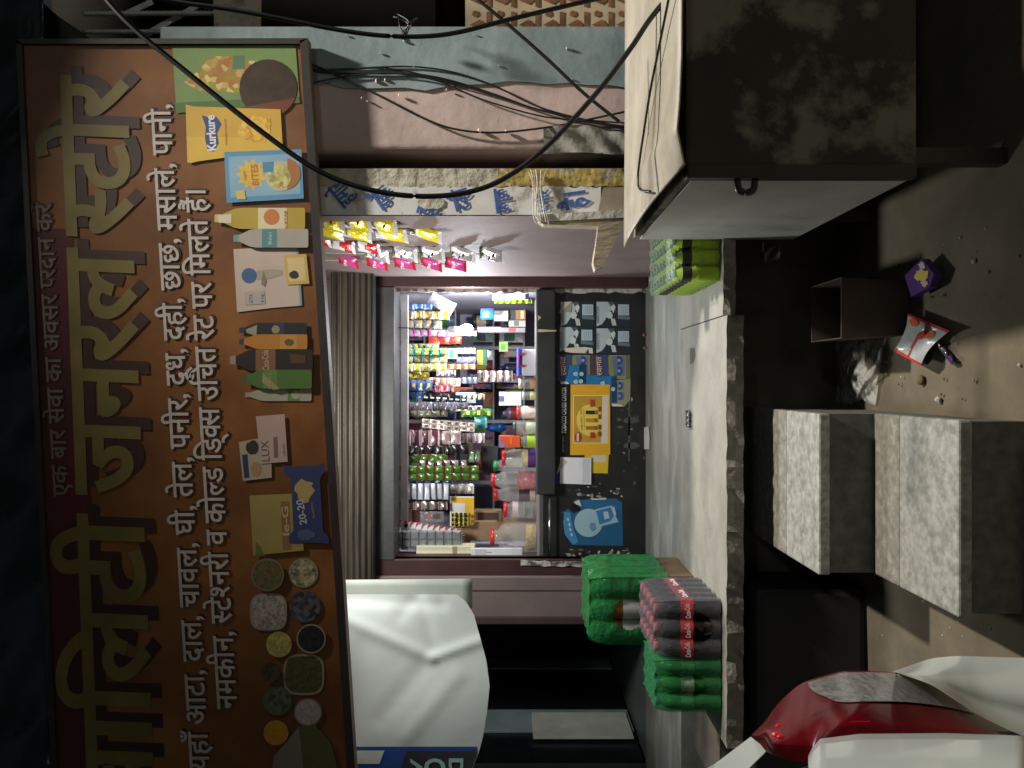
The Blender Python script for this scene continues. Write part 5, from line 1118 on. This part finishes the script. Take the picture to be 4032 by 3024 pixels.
boxy("orange_carton", "orange carton with lilac ends on top of the jars", "carton", 1, 1465, 1730, 370, 512, 4.42, .08, flat((222, 84, 30)), marks=((.0, 1, .0, .12, (150, 110, 150)), (.0, .35, .0, .28, (130, 120, 180)), (.3, .9, .55, .6, (236, 150, 80))))
# back of the shop: shelves with stock
m = MB(); SHW = mat("grey_shelf_board", (.42, .41, .43), .5, var=.1)
sh = empty("wall_shelves", (-.2, 6.1, ZP), "grey shelving with boards and uprights across the back of the shop", "shelves")
Yb = 5.75
for x in (1440, 1582, 1668, 1790, 1940, 2060): 
    zb_ = CH - (x - 2016) / F * Yb; m = MB(); m.box((-1.0, Yb, zb_ - .012), (.56, 6.2, zb_), SHW); m.build("board", sh)
for y in (1180, 1370, 1500, 1660, 1900):
    x_ = (1512 - y) / F * Yb; m = MB(); m.box((x_ - .012, Yb - .004, ZP), (x_ + .012, 6.2, 2.3), SHW); m.build("upright", sh)
pal = [(70, 140, 60), (190, 170, 60), (50, 70, 130), (120, 60, 50), (190, 186, 180), (150, 120, 150), (60, 60, 66), (196, 110, 50), (90, 130, 160), (170, 60, 60), (210, 190, 150), (60, 110, 90)]
pn = ["green", "mustard", "navy", "brick brown", "white", "mauve", "charcoal", "orange", "pale blue", "red", "cream", "sea green"]
rn = random.Random(21); seen = set()
tiers = [(1668, "second shelf"), (1790, "third shelf"), (1940, "fourth shelf"), (2060, "lowest visible shelf")]
for xq, tn in tiers:
    for i, yq in enumerate(range(1190, 1930, 62)):
        ci = (i * 5 + xq // 7) % 12; zb_ = CH - (xq - 2016) / F * Yb
        hh = rn.uniform(.13, .22) * (1 if xq > 1700 else .8); ww = rn.uniform(.085, .125); xx = (1512 - yq) / F * Yb - rn.uniform(0, .03)
        m = MB(); base_ = Vector((xx, Yb + .03 + rn.uniform(0, .08), zb_ + .001)); c_ = foil("stock_%d" % ci, pal[ci], metal=.05)
        if i % 3 == 1:
            m.lathe([(ww * .42, 0), (ww * .45, .006), (ww * .45, hh * .72), (ww * .2, hh * .86), (ww * .2, hh)], base_, c_, n=14); m.lathe([(ww * .455, hh * .25), (ww * .455, hh * .6)], base_, flat(pal[(ci + 4) % 12]), n=14, cap=False); kind_ = "bottle"
        else:
            m.box(base_ + Vector((-ww / 2, 0, 0)), base_ + Vector((ww / 2, .07, hh)), c_)
            y_ = base_.y - .001; m.poly([(xx - ww * .38, y_, zb_ + hh * .35), (xx + ww * .38, y_, zb_ + hh * .35), (xx + ww * .38, y_, zb_ + hh * .8), (xx - ww * .38, y_, zb_ + hh * .8)], flat(pal[(ci + 7) % 12])); kind_ = "packet"
        lab = "%s %s with %s label on the %s at the back" % (pn[ci], kind_, pn[(ci + (4 if kind_ == "bottle" else 7)) % 12], tn)
        k_ = 2
        if lab in seen: lab = lab.replace("at the back", "nearer the left end")
        if lab in seen: continue
        seen.add(lab); tag(m.build("stock_" + kind_, bevel=.002), lab, kind_, "stock on the back shelves")
# things near the top right of the opening
boxy("white_box", "white card box hung under the lintel at the top right of the shop", "box", 0, 1385, 1840, 165, 250, 4.44, .05, flat((236, 236, 240)), marks=((.9, 1, .05, .5, (90, 80, 150)), (.2, .8, .22, .45, (196, 198, 206)), (0, .8, .9, 1, (50, 46, 96))))
sachets("green and yellow leaf printed strip under the white card box", 0, 252, 300, 1410, 1880, 6, FLG, FY, .7, 4.46)
e = empty("plastic_bag", P(*zz(760, 300, 0), 4.6), "crumpled clear plastic bag hanging from the lintel near the bulb", "bag")
m = MB(); pillow(m, .085, .16, .03, film("bag_film", (.80, .80, .84), .5, bump=.8, bs=30), nu=12, nv=16, crink=.6, seed=3)
o = m.build("film", e, local=True); o.rotation_euler = (0, .5, .1)
cn = empty("round_tin", P(*zz(1310, 430, 0), 4.62), "blue round tin with number ten hanging right of the bulb", "tin")
m = MB(); m.lathe([(.030, -.045), (.034, -.04), (.034, .03), (.028, .034)], (0, 0, 0), mat("tin_blue", L((34, 96, 176)), .35, var=.15)); m.build("can", cn, local=True)
m = MB(); put_text(m, "10", lambda u, v: (-.022 + .034 * u, -.0355 + .004 * (2 * u - 1) ** 2, -.016 + v / .7 * .034), flat((200, 220, 240)), .02); m.build("numeral", cn, local=True)
boxy("cream_box", "cream ribboned box beside the blue round tin", "box", 0, 1410, 1580, 390, 510, 4.72, .08, flat((222, 216, 206)), marks=((.35, .45, 0, 1, (196, 186, 176)), (0, 1, .45, .52, (190, 180, 170))))
boxy("brown_jar_box", "brown and black box on the right hand shelf near the frame", "box", 0, 1590, 1800, 380, 500, 4.75, .08, flat((120, 86, 50)), marks=((0, 1, .0, .4, (40, 36, 36)), (.1, .9, .7, .9, (170, 150, 120))))
for k, (x0, x1, y0, y1, c, c2, lb) in enumerate(((1590, 1800, 510, 590, (150, 146, 140), (90, 86, 84), "grey lettered box on the right hand shelf below the brown one"), (1500, 1795, 600, 660, (130, 122, 126), (150, 60, 60), "dim grey box with red mark low on the right hand shelf"), (1200, 1500, 590, 660, (150, 130, 146), (200, 190, 210), "mauve tray with white tag right of the glowing bulb"))):
    boxy("shelf_box", lb, "box", 0, x0, x1, y0, y1, 4.78, .09, flat(c), marks=((.1, .9, .3, .6, c2),))
boxy("green_pack", "green and yellow tea pack standing mid shop behind the sachets", "packet", 0, 1195, 1320, 870, 1075, 4.95, .07, flat((40, 110, 84)), marks=((.05, .95, .0, .6, (196, 190, 50)),))
boxy("bright_green_pack", "bright green leaf printed pack beside the lilac wall", "packet", 0, 1470, 1580, 775, 900, 4.98, .05, flat((150, 190, 90)), marks=((.2, .8, .2, .7, (90, 150, 50)),))
sachets("brown and silver pouches heaped above the lower shelf", 0, 1130, 1280, 1200, 1640, 5, FBR, FS, .5, 4.85, cols=1)
boxy("payment_card", "white card with purple round mark hanging by the lower shelf", "card", 0, 1470, 1750, 1400, 1570, 4.66, .003, flat((226, 222, 226)), marks=((.0, 1, .97, 1, (96, 80, 150)), (.08, .9, .42, .8, (206, 204, 208)), (.3, .7, .0, .22, (90, 84, 150))))
boxy("blue_pouch", "pale blue pouch hanging beside the yellow sachets", "packet", 0, 830, 950, 860, 990, 4.62, .02, FLB, marks=((.1, .9, .2, .6, (40, 110, 190)),))
boxy("brown_carton", "dark red brown carton low behind the candy cards", "carton", 0, 880, 1150, 1345, 1400, 4.75, .1, flat((130, 60, 56)), marks=((0, 1, 0, .1, (190, 150, 110)),))
boxy("frosted_box", "frosted grey plastic box beside the black pouches", "box", 0, 930, 1180, 1405, 1540, 4.66, .06, flat((176, 186, 184)), marks=((.1, .9, .1, .8, (160, 172, 170)),))
bwl = MB(); bwl.lathe([(.012, 0), (.03, .03), (.034, .05), (.026, .06), (.030, .10), (.012, .14)], P(*zz(1560, 270, 1), 5.3), mat("blue_glitter", (.03, .14, .40), .2, metal=.5, var=.5, vs=80)); tag(bwl.build("blue_tinsel"), "blue shiny tinsel bunch on the back wall above the orange carton", "tinsel")
m = MB(); m.prism([P(*zz(1240, 480, 1), 4.7), P(*zz(1460, 500, 1), 4.7), P(*zz(1440, 850, 1), 4.7), P(*zz(1260, 860, 1), 4.7)], (0, .02, 0), mat("dark_cloth", (.035, .035, .04), .9)); tag(m.build("dark_cloth"), "dark cloth hanging behind the green lidded jar", "cloth")

# ---------------------------------------------------------------- litter and bin on the ground
bi_ = empty("open_bin", (.27, 2.6, 0), "dark brown open topped bin standing on the ground under the platform edge", "bin")
BRN = mat("dark_brown_bin", (.060, .040, .028), .75, var=.3, vs=5)
m = MB(); bx0, bx1, yb0, yb1, hb = .145, .335, 2.42, 2.66, .225
m.add([(bx0 + .012, yb0 + .01, 0), (bx1 - .012, yb0 + .01, 0), (bx1 - .012, yb1 - .01, 0), (bx0 + .012, yb1 - .01, 0), (bx0, yb0, hb), (bx1, yb0, hb), (bx1, yb1, hb), (bx0, yb1, hb)], [(0, 3, 2, 1), (0, 1, 5, 4), (1, 2, 6, 5), (2, 3, 7, 6), (3, 0, 4, 7)], BRN)
m.build("bin_body", bi_, solid=.005, bevel=.008)
def ong(x, y, z=.0): return PZ(x, y, z)
pk = empty("crisp_packet", ong(3650, 1330), "empty silver and red crumpled crisp packet on the ground before the bin", "packet")
SILV = mat("packet_silver_white", (.48, .52, .52), .3, metal=.25, var=.12, vs=30, bump=.4, bs=40); RPR = mat("packet_red_print", (.42, .03, .03), .4)
cn_ = [(3575, 1235), (3740, 1302), (3625, 1440), (3518, 1382)]
def cpk(u, v, dz=0.):
    a = [cn_[0][k] + (cn_[1][k] - cn_[0][k]) * u for k in (0, 1)]; b2 = [cn_[3][k] + (cn_[2][k] - cn_[3][k]) * u for k in (0, 1)]
    sag = 28 * math.sin(u * math.pi) * 0 - 34 * math.sin(v * math.pi) * (1 - u) * .8 + 40 * math.sin(v * math.pi) * u * -1
    x = a[0] + (b2[0] - a[0]) * v + (-sag if u < .5 else sag) * .5; y = a[1] + (b2[1] - a[1]) * v
    return ong(x, y, .045 + .018 * math.sin(v * 6) * math.sin(u * 4) + dz)
m = MB(); m.grid(cpk, 20, 20, SILV); m.grid(lambda u, v: cpk(u, v, -.04 + .0) + Vector((.0, -.010, 0)), 20, 20, mat("packet_dark_back", (.05, .012, .012), .5)); m.build("foil", pk)
m = MB(); m.grid(lambda u, v: cpk(.42 + .10 * u + .06 * math.sin(v * 3), v, .002), 3, 14, RPR); m.grid(lambda u, v: cpk(u, .0 + .06 * v, .002), 14, 2, RPR); m.grid(lambda u, v: cpk(u, .94 + .06 * v, .002), 14, 2, RPR)
ORP = flat((200, 90, 40))
for (u0, v0) in ((.16, .16), (.72, .24)): m.grid(lambda u, v, u0=u0, v0=v0: cpk(u0 + .11 * v * math.cos(u * 6.2832), v0 + .10 * v * math.sin(u * 6.2832), .003), 12, 2, ORP)
m.build("print", pk)
pu = empty("purple_wrapper", ong(3640, 1090), "purple chocolate box with gold flower print on the ground by the box shadow", "wrapper")
PUR = mat("purple_card", (.075, .02, .16), .5, var=.2)
m = MB(); q4 = [(3590, 1085), (3660, 1018), (3708, 1080), (3690, 1130), (3616, 1168)]; m.prism([ong(x, y, .03) for x, y in q4], (0, 0, .022), PUR); m.build("carton", pu, bevel=.003)
m = MB(); m.poly([ong(x, y, .0545) for x, y in blob(3630, 1085, 26, 26, j=.3, seed=4)], flat((196, 176, 80))); m.poly([ong(x, y, .055) for x, y in blob(3628, 1046, 12, 14, j=.4, seed=5)], flat((190, 170, 180))); m.poly([ong(x, y, .055) for x, y in blob(3640, 1116, 13, 12, j=.4, seed=6)], flat((190, 166, 160))); m.build("gold_print", pu)
m = MB(); m.grid(lambda u, v: ong(3690 + 60 * u, 1350 + 70 * u + 36 * (v - .5), .008 + .014 * math.sin(v * 3.14) + .004 * math.sin(u * 14)), 12, 8, mat("shiny_twist_foil", (.70, .68, .72), .2, metal=.9, var=.2), mfn=lambda i, j: _M["shiny_twist_foil"] if i < 7 else PUR)
tag(m.build("foil_wrapper", solid=.001), "small silver and purple twist wrapper beside the crisp packet", "wrapper")
m = MB(); BAGF = film("clear_bag_film", (.85, .85, .83), .42, rough=.08, bump=1.0, bs=22)
rn = random.Random(14)
def bag(u, v):
    n_ = lambda a, b, c: math.sin(a * u + 1.3 * c) * math.cos(b * v + c * 2.1)
    x = 3296 + 200 * v * (1 - .25 * u) + 10 * n_(7, 9, 1); y = 1335 + 250 * u - 40 * v * (1 - u) + 12 * n_(5, 8, 2)
    e_ = (math.sin(u * math.pi) * math.sin(v * math.pi)) ** .4
    return ong(x, y, .004 + e_ * (.026 + .022 * n_(9, 7, 3) + .012 * n_(17, 21, 4) + .007 * n_(31, 27, 5)))
m.grid(bag, 40, 40, BAGF)
tag(m.build("plastic_bag"), "clear crumpled plastic bag lying on the ground beside the steps", "bag")
m = MB(); m.lathe([(.001, .0), (.016, .002), (.015, .010), (.004, .016)], ong(3632, 1497), mat("brown_pebble", (.14, .09, .05), .9), n=9); tag(m.build("pebble"), "small brown lump of dirt on the ground near the crisp packet", "pebble")
m = MB(); m.grid(lambda u, v: ong(3010 + 60 * u, 985 + 50 * v - 20 * u, .30 + .03 * math.sin(u * 5 + v * 4)), 8, 8, mat("pale_rag", (.50, .40, .34), .8, var=.3, vs=20)); m.grid(lambda u, v: ong(2996 + 10 * u, 950 + 40 * v, .33), 2, 4, _M["pale_rag"])
tag(m.build("rag", solid=.003), "pale crumpled rag tucked beneath the big box beside the platform", "rag")
m = MB(); dk = mat("dark_tyre_rubber", (.015, .016, .018), .7)  # near-black block filling the dark space below the slab
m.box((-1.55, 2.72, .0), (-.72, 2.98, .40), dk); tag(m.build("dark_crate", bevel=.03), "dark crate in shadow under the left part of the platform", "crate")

# grit and scraps too small to count
rn = random.Random(31); m = MB(); gcol = [mat("grit_grey", (.20, .19, .17), .9), mat("grit_brown", (.10, .07, .05), .9), mat("grit_pale", (.38, .36, .32), .8)]
for k in range(420):
    x, y, r = rn.uniform(-.9, 1.2), rn.uniform(1.2, 2.95), rn.uniform(.0015, .006) * (2 if rn.random() < .06 else 1)
    if (-.60 < x < -.06 and y > 1.84) or x > .42: continue
    m.lathe([(r * .8, 0), (r, r * .4), (r * .5, r * .9)], (x, y, .004), gcol[k % 3], n=5, smooth=False)
tag(m.build("grit"), "scattered grit and crumbs on the dusty ground", "grit", kind="stuff")
